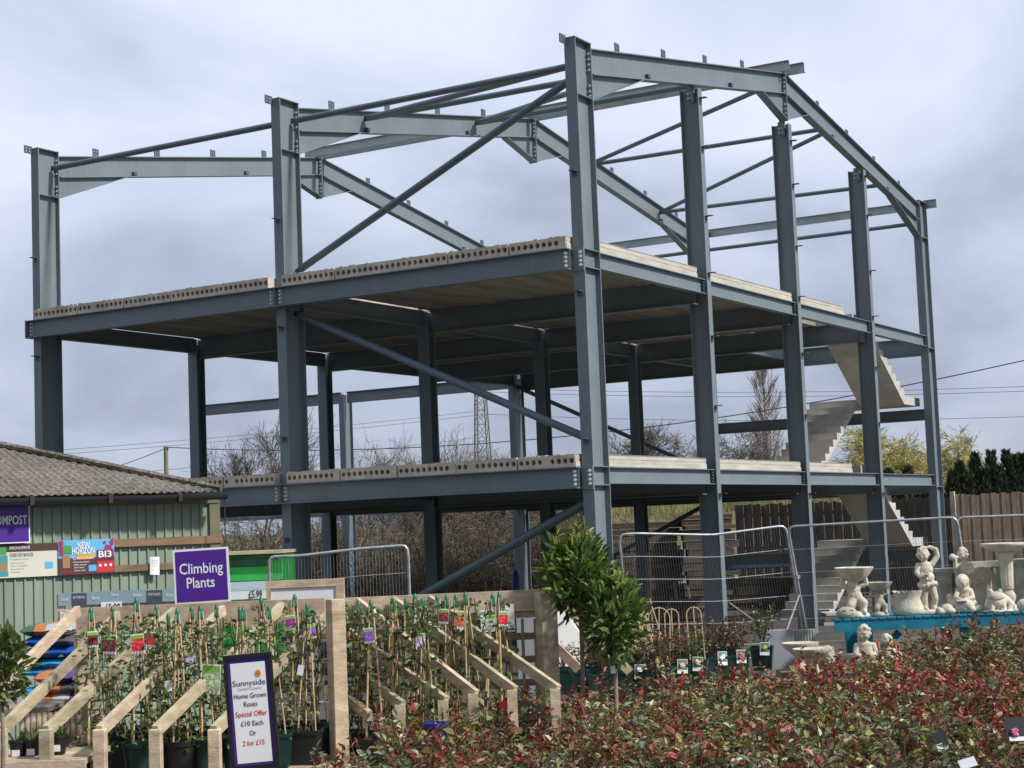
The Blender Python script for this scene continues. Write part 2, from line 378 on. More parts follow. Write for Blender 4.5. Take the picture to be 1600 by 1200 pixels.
for k, y in enumerate(YS):
    # front column: outer flange face on x = 0
    b = FB(); b.ibeam((D/2, y, BG-0.1), (D/2, y, ZE), (1, 0, 0), D, 0.2, 0.014, 0.022)
    b.box((-0.004, y-0.104, ZE), (D+0.004, y+0.104, ZE+0.016))
    for zz_ in (8.80, Z2-0.30, Z2-0.01, Z1-0.30, Z1-0.01):
        for sgn in (-1, 1): b.box((0.022, min(y+sgn*0.007, y+sgn*0.098), zz_), (D-0.022, max(y+sgn*0.007, y+sgn*0.098), zz_+0.014))
    c = b.build('column', STEEL); left_cols.append(c)
    pts = [(D-0.022, y+s_*0.055, z) for s_ in (-1, 1) for z in (9.56, 9.47, 9.38, 9.29, 9.03, 8.94, 8.86)]
    bolts(c, pts, (-1, 0, 0), single=True)
    for z in (7.54, 5.61, 3.66 if k else 3.27, 1.9):
        q = FB(); q.box((-0.13, y-0.05, z), (0.0, y+0.05, z+0.012)); q.box((-0.012, y-0.05, z-0.07), (0.002, y+0.05, z)); q.build('rail_cleat', CLEAT, c)
    q = FB(); plate_holed(q, (-0.20, y+0.07, ZE-0.10), (1, 0, 0), (0, 0, 1), 0.2, 0.15); q.build('eaves_cleat', CLEAT, c)
    # rear column
    b = FB(); b.ibeam((W+0.1-D/2, y, BG-0.1), (W+0.1-D/2, y, ZE), (1, 0, 0), D, 0.2, 0.014, 0.022)
    b.box((W+0.1-D-0.004, y-0.104, ZE), (W+0.104, y+0.104, ZE+0.016))
    for zz_ in (8.80, Z2-0.30, Z1-0.30):
        for sgn in (-1, 1): b.box((W+0.122-D, min(y+sgn*0.007, y+sgn*0.098), zz_), (W+0.078, max(y+sgn*0.007, y+sgn*0.098), zz_+0.014))
    c = b.build('column', STEEL)
    for z in (7.54, 5.61, 3.66, 1.9):
        q = FB(); q.box((W+0.1, y-0.05, z), (W+0.23, y+0.05, z+0.012)); q.build('rail_cleat', CLEAT, c)
    # rafters with eaves haunch and apex haunch
    for side in (0, 1):
        def X(x): return x if side == 0 else W-x
        b = FB()
        dirv = Vector((1, 0, 0.1676)).normalized() if side == 0 else Vector((-1, 0, 0.1676)).normalized()
        upv = Vector((-0.1676, 0, 1)).normalized() if side == 0 else Vector((0.1676, 0, 1)).normalized()
        xs0 = D+0.004 if side == 0 else D-0.1+0.004
        p0 = Vector((X(xs0), y, zr(xs0)))-upv*RH/2; p1 = Vector((X(W/2-0.013), y, zr(W/2-0.013)))-upv*RH/2
        b.ibeam(p0, p1, upv, RH, 0.18, 0.012, 0.018)
        # eaves haunch
        zb0 = 8.80; xe = 2.5; tw = 0.006
        tri = [(X(xs0), y-tw, zr(xs0)-RH-0.002), (X(xe), y-tw, zr(xe)-RH-0.004), (X(xs0), y-tw, zb0)]
        b.prism(tri, (0, 2*tw, 0))
        b.bar((X(xs0), y, zb0), (X(xe-0.02), y, zr(xe)-RH-0.016), 0.178, 0.016, up=(0, 0, 1))
        # apex haunch
        xa = 7.95; za = zr(W/2)-0.98
        tri = [(X(xa), y-tw, zr(xa)-RH-0.004), (X(W/2-0.013), y-tw, zr(W/2)-RH-0.02), (X(W/2-0.013), y-tw, za)]
        b.prism(tri, (0, 2*tw, 0))
        b.bar((X(xa+0.02), y, zr(xa)-RH-0.014), (X(W/2-0.013), y, za), 0.178, 0.016, up=(0, 0, 1))
        # end plate at the apex
        b.box((min(X(W/2-0.013), X(W/2-0.001)), y-0.1, za-0.03), (max(X(W/2-0.013), X(W/2-0.001)), y+0.1, zr(W/2)+0.03))
        rf = b.build('rafter', STEEL)
        s_ = -1 if side == 0 else 1
        bolts(rf, [(W/2+s_*0.013, y+e*0.06, z) for e in (-1, 1) for z in (10.99, 10.90, 10.81, 10.72, 10.44, 10.34, 10.25)], (s_, 0, 0))
        for xc in ((1.65, 3.47, 5.28, 7.08) if side == 0 else (1.75, 3.55, 5.35, 7.15)):
            q = FB(); plate_holed(q, Vector((X(xc)-0.08, y-0.01, zr(xc)-0.006)), (1, 0, 0), (0, 0, 1), 0.17, 0.17); q.build('purlin_cleat', CLEAT, rf)
        for xc in (2.75, 6.4):
            q = FB(); q.box((X(xc)-0.05, y-0.075, zr(xc)-RH+0.03), (X(xc)+0.05, y-0.009, zr(xc)-RH+0.10)); q.build('fly_brace_cleat', CLEAT, rf)
# gable posts
posts = []
for xp, inset in ((4.78, 0.0), (9.25, 0.55), (13.82, 0.0)):
    zt = zr(xp)-RH-0.07-inset
    b = FB(); b.ibeam((xp, 0.085, BG-0.1), (xp, 0.085, zt), (0, 1, 0), 0.37, 0.17, 0.012, 0.018)
    b.box((xp-0.06, -0.002, zt-0.25), (xp-0.0062, 0.05, zt+0.07)); b.box((xp-0.012, 0.04, zt-0.2), (xp-0.0063, 0.16, zt+0.07))
    c = b.build('gable_post', STEEL); posts.append(c)
    bolts(c, [(xp-0.012, 0.06+e*0.03, zt-0.07-0.09*j) for e in (0, 2.2) for j in (0, 1)], (-1, 0, 0))
    for z in (9.67, 8.76, 7.47, 6.42, 5.26, 3.99, 2.4):
        if z > zt-0.1: continue
        q = FB(); q.box((xp-0.05, -0.23, z), (xp+0.05, -0.1, z+0.012)); q.box((xp-0.05, -0.112, z-0.06), (xp+0.05, -0.1, z)); q.build('rail_cleat', CLEAT, c)
# inner columns
IX = (4.59, 9.18, 13.77)
for y in (6.0, 12.018):
    for x in IX:
        b = FB(); b.ibeam((x, y, BG-0.1), (x, y, Z2-0.02), (1, 0, 0), 0.26, 0.25, 0.01, 0.016); b.build('inner_column', STEEL)
# lower range at the back
for y in (18.2, 24.2):
    b = FB(); b.ibeam((W, y, BG-0.1), (W, y, Z2-0.1), (1, 0, 0), 0.42, 0.2, 0.012, 0.018); b.build('rear_column', STEEL)
for z in (Z1, Z2-0.02):
    for ya, yb in ((12.13, 18.09), (18.31, 24.09)):
        b = FB(); b.ibeam((W-0.05, ya, z-0.17), (W-0.05, yb, z-0.17), (0, 0, 1), 0.34, 0.16); b.build('rear_beam', STEEL)
# floors
for z in (Z1, Z2):
    for k in (0, 1):
        ya, yb = (0.10, 5.992) if k == 0 else (6.008, 12.12)
        b = FB(); b.ibeam((-0.1, ya, z-0.17), (-0.1, yb, z-0.17), (0, 0, 1), 0.34, 0.19, 0.010, 0.015)
        b.box((-0.19, yb-0.001, z-0.345), (-0.006, yb+0.007, z+0.01)) if k == 0 else b.box((-0.2, yb, z-0.345), (-0.006, yb+0.02, z+0.01))
        if k == 0: b.box((-0.022, -0.098, z-0.36), (-0.003, 0.10, z+0.012))
        c = b.build('floor_beam', STEEL)
        pts = []
        for yy in ((0.17, 5.90) if k == 0 else (6.10, 12.03)): pts += [(-0.106, yy, z-0.07-0.068*j) for j in range(4)]
        if k == 0: pts += [(-0.022, e, z-0.07-0.068*j) for e in (-0.05,) for j in range(4)]
        bolts(c, pts, (-1, 0, 0), r=0.02, l=0.05, single=True)
    xs = [D+0.004, 4.78-0.10, 4.78+0.10, 9.25-0.10, 9.25+0.10, 13.82-0.10, 13.82+0.10, W+0.1-D-0.004]
    for i in range(4):
        b = FB(); b.ibeam((xs[2*i], 0.0, z-0.137), (xs[2*i+1], 0.0, z-0.137), (0, 0, 1), 0.27, 0.15, 0.01, 0.014)
        c = b.build('gable_beam', STEEL)
        for xx in (xs[2*i], xs[2*i+1]):
            s_ = 1 if xx == xs[2*i] else -1
            pl = FB()
            for j in range(4): pl.box((min(xx, xx+s_*0.07), -0.055, z-0.07-0.055*j), (max(xx, xx+s_*0.07), -0.006, z-0.045-0.055*j))
            pl.box((min(xx, xx+s_*0.012), -0.055, z-0.25), (max(xx, xx+s_*0.012), -0.006, z-0.02)); pl.build('end_plate', BOLT if xx == xs[0] else CLEAT, c)
    for y in (6.0, 12.018):
        for xa, xb in ((D+0.01, IX[0]-0.14), (IX[0]+0.14, IX[1]-0.14), (IX[1]+0.14, IX[2]-0.14), (IX[2]+0.14, W+0.09-D)):
            b = FB(); b.ibeam((xa, y, z-0.16), (xb, y, z-0.16), (0, 0, 1), 0.31, 0.16); b.build('cross_beam', STEEL)
    for x in IX:
        for ya, yb in ((0.1, 5.87), (6.13, 11.88)):
            b = FB(); b.ibeam((x, ya, z-0.225), (x, yb, z-0.225), (0, 0, 1), 0.45, 0.19, 0.011, 0.018); b.build('inner_beam', STEEL)
    for ya, yb in ((0.104, 5.89), (6.11, 11.9)):
        b = FB(); b.ibeam((W-0.02, ya, z-0.225), (W-0.02, yb, z-0.225), (0, 0, 1), 0.45, 0.19, 0.011, 0.018)
        b.build('rear_beam', STEEL)
# trimmers round the stairwell and the landing beams
for z in (Z1, Z2):
    b = FB(); b.ibeam((IX[2]+0.12, 3.55, z-0.16), (W-0.14, 3.55, z-0.16), (0, 0, 1), 0.31, 0.15); b.build('trimmer_beam', STEEL)
for z in (1.02, 4.50):
    b = FB(); b.ibeam((W-0.17, 0.104, z-0.14), (W-0.17, 5.89, z-0.14), (0, 0, 1), 0.28, 0.16); b.build('landing_beam', STEEL)
# hollow-core planks
PH = 0.2
def plank(x0, x1, y0, y1, z, holes, seed):
    q = random.Random(seed); b = FB()
    n = max(1, round((y1-y0)/0.116)); cw = (y1-y0)/n; s = 12; cy_ = z+0.1
    zt = z+PH-q.uniform(0, 0.012)
    broken = q.random() < 0.55
    b.add([(x0,y0,z),(x1,y0,z),(x1,y0,zt),(x0,y0,zt),(x0,y1,z),(x1,y1,z),(x1,y1,zt),(x0,y1,zt)],
          [(4,5,1,0),(3,2,6,7),(5,4,7,6),(1,5,6,2),(0,1,2,3)] + ([] if holes else [(0,3,7,4)]))
    # side groove of the plank edge
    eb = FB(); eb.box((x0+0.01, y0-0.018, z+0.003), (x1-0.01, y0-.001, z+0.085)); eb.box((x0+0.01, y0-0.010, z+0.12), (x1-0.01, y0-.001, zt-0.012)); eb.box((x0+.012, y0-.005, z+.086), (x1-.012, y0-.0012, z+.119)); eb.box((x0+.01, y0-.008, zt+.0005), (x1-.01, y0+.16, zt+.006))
    if holes:
        for i in range(n):
            ya = y0+i*cw; yb = ya+cw; ym = (ya+yb)/2
            rr = q.uniform(0.040, 0.046); ecc = q.uniform(0.85, 1.0); blank = q.random() < 0.035
            if blank:
                b.add([(x0,ya,z),(x0,yb,z),(x0,yb,zt),(x0,ya,zt)], [(0,3,2,1)]); continue
            sq = []; ci = []
            for j in range(s):
                t = 2*PI*j/s+PI/s; ct, st = math.cos(t), math.sin(t)
                m_ = max(abs(ct), abs(st)); py = ym+ct/m_*cw/2; pz = cy_+st/m_*(0.1)
                pz = min(pz, zt)
                sq.append((x0, py, pz)); ci.append((x0, ym+ct*rr*ecc, cy_-0.004+st*rr))
            dp = [(x0+0.35, p[1], p[2]) for p in ci]
            fs = []
            for j in range(s):
                k2 = (j+1) % s
                fs += [(j, s+j, s+k2, k2), (s+j, 2*s+j, 2*s+k2, s+k2)]
            fs.append(tuple(range(2*s, 3*s)))
            b.add(sq+ci+dp, fs)
        # dabs of grout on top of the broken ends
        for i in range(5):
            yy = q.uniform(y0+0.05, y1-0.1); ww = q.uniform(0.03, 0.09)
            b.box((x0-q.uniform(0.002, 0.008), yy, zt-q.uniform(0.01, 0.05)), (x0+0.2, yy+ww, zt+q.uniform(0.004, 0.014)))
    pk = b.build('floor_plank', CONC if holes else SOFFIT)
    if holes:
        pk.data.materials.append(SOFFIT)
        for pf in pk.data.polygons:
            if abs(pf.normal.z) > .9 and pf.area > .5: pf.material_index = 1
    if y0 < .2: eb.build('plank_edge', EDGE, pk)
for fi, z in enumerate((Z1+0.003, Z2+0.003)):
    for bay in (0, 1):
        ys = (0.03, 5.87) if bay == 0 else (6.12, 11.95)
        n = 5; wy = (ys[1]-ys[0])/n
        for j in range(n):
            y0 = ys[0]+j*wy; y1 = y0+wy-0.025
            q = rnd.uniform(-0.03, 0.02)
            ya = y0
            if bay == 0 and j == 0: ya = y0-0.02
            spans = [(-0.16+q, 4.52), (4.66, 9.08), (9.30, 13.66), (13.90, 18.27)]
            if j == 0 and bay == 0: spans[0] = (0.62, 4.50); spans[1] = (4.92, 9.10); spans[2] = (9.42, 12.15)
            for si, (xa, xb) in enumerate(spans):
                if si == 3 and bay == 0 and y0 < 3.3: continue
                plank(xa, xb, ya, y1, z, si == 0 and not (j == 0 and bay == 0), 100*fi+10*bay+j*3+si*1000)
    plank(-0.16, 0.55, 0.14, 1.17, z, True, 5+fi)
    b = FB(); b.box((13.62, 0.32, z), (14.28, 2.75, z+0.2)); b.build('stair_head', STAIR)
# stair flights: sawtooth top, sloping soffit
def flight(x0, z0, dx, rise, n, ya, yb, go=0.29, waist=0.17):
    prof = [(x0, z0)]
    x, z = x0, z0
    for i in range(n):
        z += rise; prof.append((x, z))
        if i < n-1: x += dx*go; prof.append((x, z))
    x += dx*0.25; prof.append((x, z)); prof.append((x, z-waist-0.05))
    sl = rise/go
    prof.append((x-dx*0.25, z-waist-0.05-0.02))
    prof.append((x0+dx*0.12, z0-0.02)); 
    b = FB(); b.prism([(px, ya, pz) for px, pz in prof], (0, yb-ya, 0)); return b.build('stair_flight', STAIR)
RISE = 0.1729
for base in (-0.41, 3.055):
    flight(14.42, base, 1, RISE, 10, 1.55, 2.76)
    # the returning flight: from the landing back up to the floor
    zl = base+RISE*10; xt = 14.36; prof = []
    x, z = 17.10, zl-0.0
    prof = [(17.28, zl-0.20), (17.28, zl), (x, zl)]
    for i in range(10):
        z += RISE; prof.append((x, z))
        if i < 9: x -= 0.29; prof.append((x, z))
    prof.append((14.29, z)); prof.append((14.29, z-0.22)); prof.append((14.48, z-0.22)); prof.append((17.06, zl-0.20))
    b = FB(); b.prism([(px, 0.32, pz) for px, pz in prof], (0, 1.12, 0)); b.build('stair_flight', STAIR)
    b = FB(); b.box((17.29, 0.32, zl-0.2), (18.30, 2.76, zl)); b.build('stair_landing', STAIR)
# tubes: wind bracing and eaves ties
def tube(p0, p1, r=0.057, name='bracing_tube'):
    p0 = Vector(p0); p1 = Vector(p1); d = (p1-p0).normalized()
    b = FB(); b.cyl(p0+d*0.10, p1-d*0.10, r, n=14)
    c = b.build(name, TUBE, smooth=True, ang=40)
    side = d.cross(Vector((0, 0, 1))).normalized(); upx = side.cross(d)
    for e, s_ in ((p0, 1), (p1, -1)):
        q = FB(); q.bar(e-d*s_*0.02, e+d*s_*0.17, 0.014, 0.10, up=upx); q.build('gusset', CLEAT, c)
    return c
XL = 0.43
for k in (0, 1):
    tube((XL, YS[k]+0.03, ZE-0.33), (XL, YS[k+1]-0.03, ZE-0.33))
    tube((W-0.33, YS[k]+0.03, ZE-0.55), (W-0.33, YS[k+1]-0.03, ZE-0.55), r=0.05)
def roofp(x, k, dz=0.15): return (x, YS[k]+(0.03 if k == 0 else -0.03), zr(x)-dz)
xa, xb, xd, xc = 2.7, 6.75, 11.75, 15.6
tube(roofp(xa, 0, .2), roofp(xa, 1)); tube(roofp(0.62, 0, .2), roofp(xa, 1))
tube(roofp(xb, 0, .2), roofp(xb, 1)); tube(roofp(xa+.1, 0, .2), roofp(xb, 1))
tube(roofp(xd, 0, .25), roofp(xd, 1, .2), 0.05); tube(roofp(8.9, 0, .2), roofp(xd, 1, .2), 0.05)
tube(roofp(xc, 0, .25), roofp(xc, 1), 0.05); tube(roofp(xd+.15, 0, .25), roofp(xc, 1), 0.05)
tube((0.3, 0.06, 9.17), (0.40, 5.94, Z2+0.33), 0.066)
tube((0.3, 0.06, Z1+0.42), (0.33, 5.94, Z2-0.42), 0.066)
tube((0.3, 0.06, Z1-0.50), (0.33, 5.94, BG+0.25), 0.075)
tube((W-0.2, 6.06, Z1+0.35), (W-0.2, 11.95, Z2-0.35), 0.06)
tube((W-0.2, 6.06, Z1-0.40), (W-0.2, 11.95, BG+0.3), 0.06)
# cold rolled ridge and eaves purlins
def zed(x, y0, y1, z, lean=1, h=0.2):
    b = FB(); b.box((x, y0, z), (x+0.008, y1, z+h)); b.box((x-0.065, y0, z+h-0.008), (x, y1, z+h)); b.box((x+0.008, y0, z), (x+0.07, y1, z+0.008))
    b.build('purlin', GALV_LT)
zed(W/2-0.16, -0.25, 12.3, zr(W/2)+0.0); zed(W/2+0.16, -0.45, 12.1, zr(W/2)-0.01)
zed(W+0.14, -0.35, 12.2, ZE-0.12)

o = OTHER_BOLTS.build('bolts', BOLT); o['kind'] = 'stuff'
# ---------------------------------------------------------------- ground
EARTH = mat('earth_ground', (0.060, 0.050, 0.040), rough=0.95, var=0.35, scale=0.6, bump=0.5, bscale=6, c2=(0.10, 0.085, 0.065))
GRAVEL = mat('yard_gravel', (0.115, 0.105, 0.09), rough=0.95, var=0.35, scale=9, bump=0.6, bscale=60)
SLAB = mat('slab_concrete', (0.062, 0.054, 0.045), rough=0.95, var=0.35, scale=1.0, bump=0.3, bscale=6)
FIELD = mat('rough_grass', (0.13, 0.125, 0.06), rough=0.95, var=0.4, scale=0.15, bump=0.4, bscale=3, c2=(0.20, 0.175, 0.09))
Fh = Vector((math.cos(YAW), math.sin(YAW), 0)); Rh = Vector((math.sin(YAW), -math.cos(YAW), 0))
def G(r, d, z=0.0):
    p = Vector((CAM.x, CAM.y, 0)) + Rh*r + Fh*d; return Vector((p.x, p.y, z))
ds = [-40, -10, 0, 6, 10, 14, 17, 18, 19, 20, 21, 22, 23, 26, 40, 70, 120, 300, 900, 3500]
rs = [-3500, -800, -200, -60, -30, -15, -8, -4, 0, 4, 8, 15, 30, 60, 200, 800, 3500]
b = MB(); vs = []
for d in ds:
    for r in rs:
        p = G(r, d); vs.append((p.x, p.y, ground_z(p.x, p.y)))
nr = len(rs)
b.add(vs, [(i*nr+j, i*nr+j+1, (i+1)*nr+j+1, (i+1)*nr+j) for i in range(len(ds)-1) for j in range(nr-1)])
tag(b.build('ground', EARTH, smooth=True), kind='structure')
b = MB(); vs = [G(-30, -8, .004), G(30, -8, .004), G(30, 17, .004), G(-30, 17, .004)]
b.add(vs, [(0, 1, 2, 3)]); tag(b.build('gravel_yard', GRAVEL), kind='structure')
b = MB(); b.box((-1.2, -0.9, BG-0.05), (W+1.0, 12.9, BG+0.09)); tag(b.build('floor_slab', SLAB), kind='structure')
b = MB(); vs = []
for r in (-400, -60, -20, 0, 20, 60, 400):
    for d, z in ((62, BG+.005), (75, BG+0.3), (110, 0.4), (400, 2.5), (900, 4.0)): p = G(r, d, z); vs.append(p)
b.add(vs, [(i*5+j, (i+1)*5+j, (i+1)*5+j+1, i*5+j+1) for i in range(6) for j in range(4)])
tag(b.build('field', FIELD, smooth=True), kind='structure')
HILL = mat('distant_hill', (0.16, 0.18, 0.21), rough=1, var=0.2, scale=0.01)
b = MB(); vs = []; hr = random.Random(3)
nseg = 60
for i in range(nseg+1):
    r = -1400+2800*i/nseg
    for d, z in ((1500, 0), (1900, 9+6*mnoise.noise((r*0.003, 0, 0))+3*mnoise.noise((r*0.02, 2, 0))), (2300, 0)): vs.append(G(r, d, z))
b.add(vs, [(i*3+j, (i+1)*3+j, (i+1)*3+j+1, i*3+j+1) for i in range(nseg) for j in range(2)])
tag(b.build('hills', HILL, smooth=True), kind='structure')

# ---------------------------------------------------------------- bare trees
BARK = mat('bare_bark', (0.125, 0.105, 0.085), rough=0.95, var=0.3, scale=2.5)
BARK_D = mat('dark_bark', (0.085, 0.07, 0.055), rough=0.95, var=0.3, scale=2.5)
BARK_P = mat('poplar_bark', (0.20, 0.16, 0.135), rough=0.95, var=0.25, scale=2.5)
WILLOW = mat('willow_twig', (0.34, 0.30, 0.10), rough=0.9, var=0.3, scale=1.5)
SCRUB = mat('scrub_twig', (0.155, 0.125, 0.085), rough=0.95, var=0.4, scale=0.8)
def grow(b, tw, p, d, L, r, lev, q, spread, up, nchild, rmin, bend=0.22, droop=0.0, fine=2):
    segs = 3 if lev > 1 else 2
    pts = [p]; rr = [r]; cur = d.copy(); pos = p.copy()
    for i in range(segs):
        cur = (cur + Vector((q.gauss(0, bend), q.gauss(0, bend), q.gauss(0, bend)+up-droop*(3-lev if lev < 3 else 0)))).normalized()
        pos = pos + cur*(L/segs); pts.append(pos.copy()); rr.append(max(rmin, r*(1-0.42*(i+1)/segs)))
    (b if lev > 2 else tw).path(pts, rr, n=5 if r > 0.05 else 3, caps=False)
    if lev <= 1 and fine:
        for i in range(fine):
            k = q.randrange(segs); s0 = pts[k].lerp(pts[k+1], q.random()); nd = (cur+Vector((q.gauss(0, .6), q.gauss(0, .6), q.gauss(.1-droop*6, .5)))).normalized()
            tw.path([s0, s0+nd*L*q.uniform(.5, 1.0)], [rmin, rmin*.7], n=3, caps=False)
    if lev <= 0: return
    for i in range(nchild):
        t = q.uniform(0.35, 1.0) if i else 1.0
        k = min(segs-1, int(t*segs)); f_ = t*segs-k
        base = pts[k].lerp(pts[min(k+1, segs)], f_)
        nd = (cur + Vector((q.gauss(0, 1), q.gauss(0, 1), q.gauss(0, 0.7)))*spread).normalized()
        grow(b, tw, base, nd, L*q.uniform(0.6, 0.82), max(rmin, rr[k]*0.62), lev-1, q, spread, up, nchild, rmin, bend, droop, fine)
def bare_tree(name, p, h, r, levels, seed, label, cat='tree', spread=0.5, up=0.06, nchild=3, rmin=0.012, trunk=0.28, m=None, mt=None, droop=0.0, nroot=1, group=None, lean=0.12, bend=0.22, fine=2):
    q = random.Random(seed)
    e = empty(name, p, 0, label, cat, group)
    tb = MB(); tw = MB()
    for k in range(nroot):
        d = Vector((q.gauss(0, lean), q.gauss(0, lean), 1)).normalized()
        grow(tb, tw, Vector((q.uniform(-.3, .3)*(nroot > 1), q.uniform(-.3, .3)*(nroot > 1), -0.1)), d, h*trunk, r, levels, q, spread, up, nchild, rmin, bend, droop, fine)
    # scale so the crown reaches the height asked for
    top = max([v[2] for v in tw.v] or [1]); s_ = h/top
    for mb in (tb, tw): mb.v = [(x*s_, y*s_, z*s_) for x, y, z in mb.v]
    if tb.f: tb.build('trunk', m or BARK, e, smooth=True)
    tw.build('crown', mt or m or BARK, e)
    return e
def gp(u, d, z=None):
    p = at(u, 835, d); return Vector((p.x, p.y, BG+0.02 if z is None else z))
bare_tree('bare_tree', gp(412, 62), 7.2, 0.10, 5, 3, 'slender leafless tree standing behind the left bay of the steel frame', spread=0.44, up=0.12, nchild=4, rmin=0.0055, m=BARK_D, trunk=0.30, fine=1)
bare_tree('bare_tree', gp(1022, 78), 7.4, 0.22, 6, 8, 'broad round leafless tree seen just right of the tall corner column', spread=0.50, up=0.03, nchild=4, rmin=0.0055, trunk=0.22)
bare_tree('bare_tree', gp(1166, 72), 7.0, 0.22, 6, 21, 'gnarled leafless tree with twisting limbs in front of the poplar', spread=0.52, up=0.02, nchild=4, rmin=0.0055, trunk=0.22, bend=0.35)
# poplar: many steep stems
def poplar(p, h, seed):
    q = random.Random(seed); e = empty('poplar_tree', p, 0, 'tall narrow leafless poplar with upright brown branches', 'tree')
    tb = MB(); tw = MB(); tb.path([(0,0,-.1),(0.05,0,h*.5),(0,0.05,h*.97)], [0.2, 0.12, 0.02], n=6)
    for i in range(150):
        z = h*(0.12+0.83*(i/150)**0.9); a = q.uniform(0, 2*PI); L = h*q.uniform(0.14, 0.28)*(1-0.6*i/150)
        wmax = 1.35*math.sin(PI*min(1, 0.15+0.8*i/150))+0.15
        d = Vector((math.cos(a)*wmax/L*0.9, math.sin(a)*wmax/L*0.9, 1)).normalized()
        pts = [Vector((0,0,z)), Vector((0,0,z))+d*L*.5+Vector((0,0,.05)), Vector((0,0,z))+d*L*0.8+Vector((0,0,L*.35))]
        tw.path(pts, [0.022, 0.014, 0.009], n=3, caps=False)
        for j in range(8):
            s0 = pts[0].lerp(pts[2], q.uniform(.3, .9)); dd = (d+Vector((q.gauss(0,.25), q.gauss(0,.25), .4))).normalized()
            tw.path([s0, s0+dd*L*q.uniform(.25,.5)], [0.010, 0.007], n=3, caps=False)
    tb.build('trunk', BARK_P, e, smooth=True); tw.build('crown', BARK_P, e)
poplar(gp(1206, 86), 10.6, 5)
# willows with hanging yellow-green twigs
def willow(p, h, w, seed, label):
    q = random.Random(seed); e = empty('willow_tree', p, 0, label, 'tree', None)
    tb = MB(); tw = MB()
    for i in range(26):
        a = q.uniform(0, 2*PI); rad = w*0.5*math.sqrt(q.uniform(0.05, 1)); zt = h*(0.97-0.42*(rad/(w*.5))**2)*q.uniform(.86, 1)
        tip = Vector((rad*math.cos(a), rad*math.sin(a), zt))
        pts = [Vector((0, 0, h*0.1)), Vector((tip.x*.25, tip.y*.25, h*.42)), Vector((tip.x*.7, tip.y*.7, zt*.86)), tip]
        tb.path(pts, [0.16, 0.09, 0.045, 0.02], n=5, caps=False)
        for j in range(150):
            t = q.uniform(.45, 1.02); k = 1 if t < .7 else 2
            base = pts[k].lerp(pts[k+1], min(1, (t-.45)/.25 if k == 1 else (t-.7)/.3))
            o = Vector((q.gauss(0, .42), q.gauss(0, .42), q.gauss(.08, .25))); base = base+o
            L = q.uniform(.35, 1.1); s1 = base+Vector((q.gauss(0,.12), q.gauss(0,.12), .1)); s2 = s1+Vector((q.gauss(0,.16), q.gauss(0,.16), -L))
            tw.path([base, s1, s2], [0.013, 0.015, 0.010], n=3, caps=False)
    tb.path([(0,0,-.1),(0,0,h*.2)], [.26,.2], n=7); tb.build('trunk', BARK_D, e, smooth=True); tw.build('crown', WILLOW, e)
bare_tree('willow_tree', gp(1388, 82), 7.0, 0.24, 6, 41, 'yellow green willow seen between the two right gable posts', spread=.60, up=.02, nchild=4, rmin=.0065, trunk=.20, m=BARK_D, mt=WILLOW, droop=.04)
bare_tree('willow_tree', gp(1436, 90), 7.3, 0.24, 6, 47, 'yellow green willow partly hidden behind the far corner column', spread=.60, up=.02, nchild=4, rmin=.0065, trunk=.20, m=BARK_D, mt=WILLOW, droop=.04)
bare_tree('willow_tree', gp(1476, 86), 7.1, 0.24, 6, 44, 'yellow green willow rising right of the far corner column', spread=.60, up=.02, nchild=4, rmin=.0065, trunk=.21, m=BARK_D, mt=WILLOW, droop=.05)
bare_tree('bare_tree', gp(1300, 74), 4.9, 0.14, 6, 31, 'small leafless tree seen under the upper stair flight', spread=0.55, nchild=3, rmin=0.006, trunk=.25)
# scrub: separate bare bushes
for i, (u, d, h, sd, lab) in enumerate([
    (148, 70, 4.9, 1, 'low leafless bush top peeping over the roof of the green shed'),
    (638, 58, 5.7, 2, 'spreading leafless shrub left of the first inner column'),
    (712, 60, 5.6, 4, 'leafless shrub beside the lattice pylon in the distance'),
    (775, 64, 5.5, 5, 'leafless shrub in front of the lattice pylon'),
    (845, 60, 4.6, 6, 'leafless shrub behind the ground floor brace end')]):
    bare_tree('bare_shrub', gp(u, d), h*(1.1 if u > 300 else 1.0), 0.05, 4, 50+sd, lab, 'shrub', spread=0.48, up=0.06, nchild=4, rmin=0.0055, trunk=.36, nroot=9, lean=.45, m=BARK)
def thicket(seed):
    q = random.Random(seed); b = MB()
    for i in range(230):
        x = q.uniform(-2.6, 2.6); y = q.uniform(-1.2, 1.2); h = q.uniform(1.5, 3.5)*(1-0.05*x*x)
        d = Vector((q.gauss(0, .25), q.gauss(0, .25), 1)).normalized(); p = Vector((x, y, 0)); p1 = p+d*h*.5; p2 = p1+(d+Vector((q.gauss(0,.3), q.gauss(0,.3), .1))).normalized()*h*.5
        b.path([p, p1, p2], [.022, .014, .007], n=3, caps=False)
        for j in range(9):
            s0 = p.lerp(p1, q.uniform(.2, 1)) if j < 4 else p1.lerp(p2, q.uniform(0, 1))
            dd = Vector((q.gauss(0, .8), q.gauss(0, .8), q.uniform(-.1, 1))).normalized()
            b.path([s0, s0+dd*q.uniform(.2, .7)], [.009, .006], n=3, caps=False)
    return b
for i in range(3):
    base = thicket(70+i).mesh('scrub_mass', SCRUB)
    for j, (u, d) in enumerate([(330, 55), (560, 54), (700, 52), (905, 56), (640, 57), (470, 56), (800, 54), (400, 53), (860, 50), (520, 52), (740, 50)]):
        if j % 3 != i: continue
        o = bpy.data.objects.new('bramble_thicket', base); col.objects.link(o); o.location = gp(u, d); o.rotation_euler = (0, 0, FACE + (PI if j % 2 else 0))
        o.scale = (1, 1, 0.86+0.07*(j % 4))
        tag(o, 'brown leafless thicket of brambles and saplings behind the steel frame', 'shrub', 'thickets along the far side of the plot')
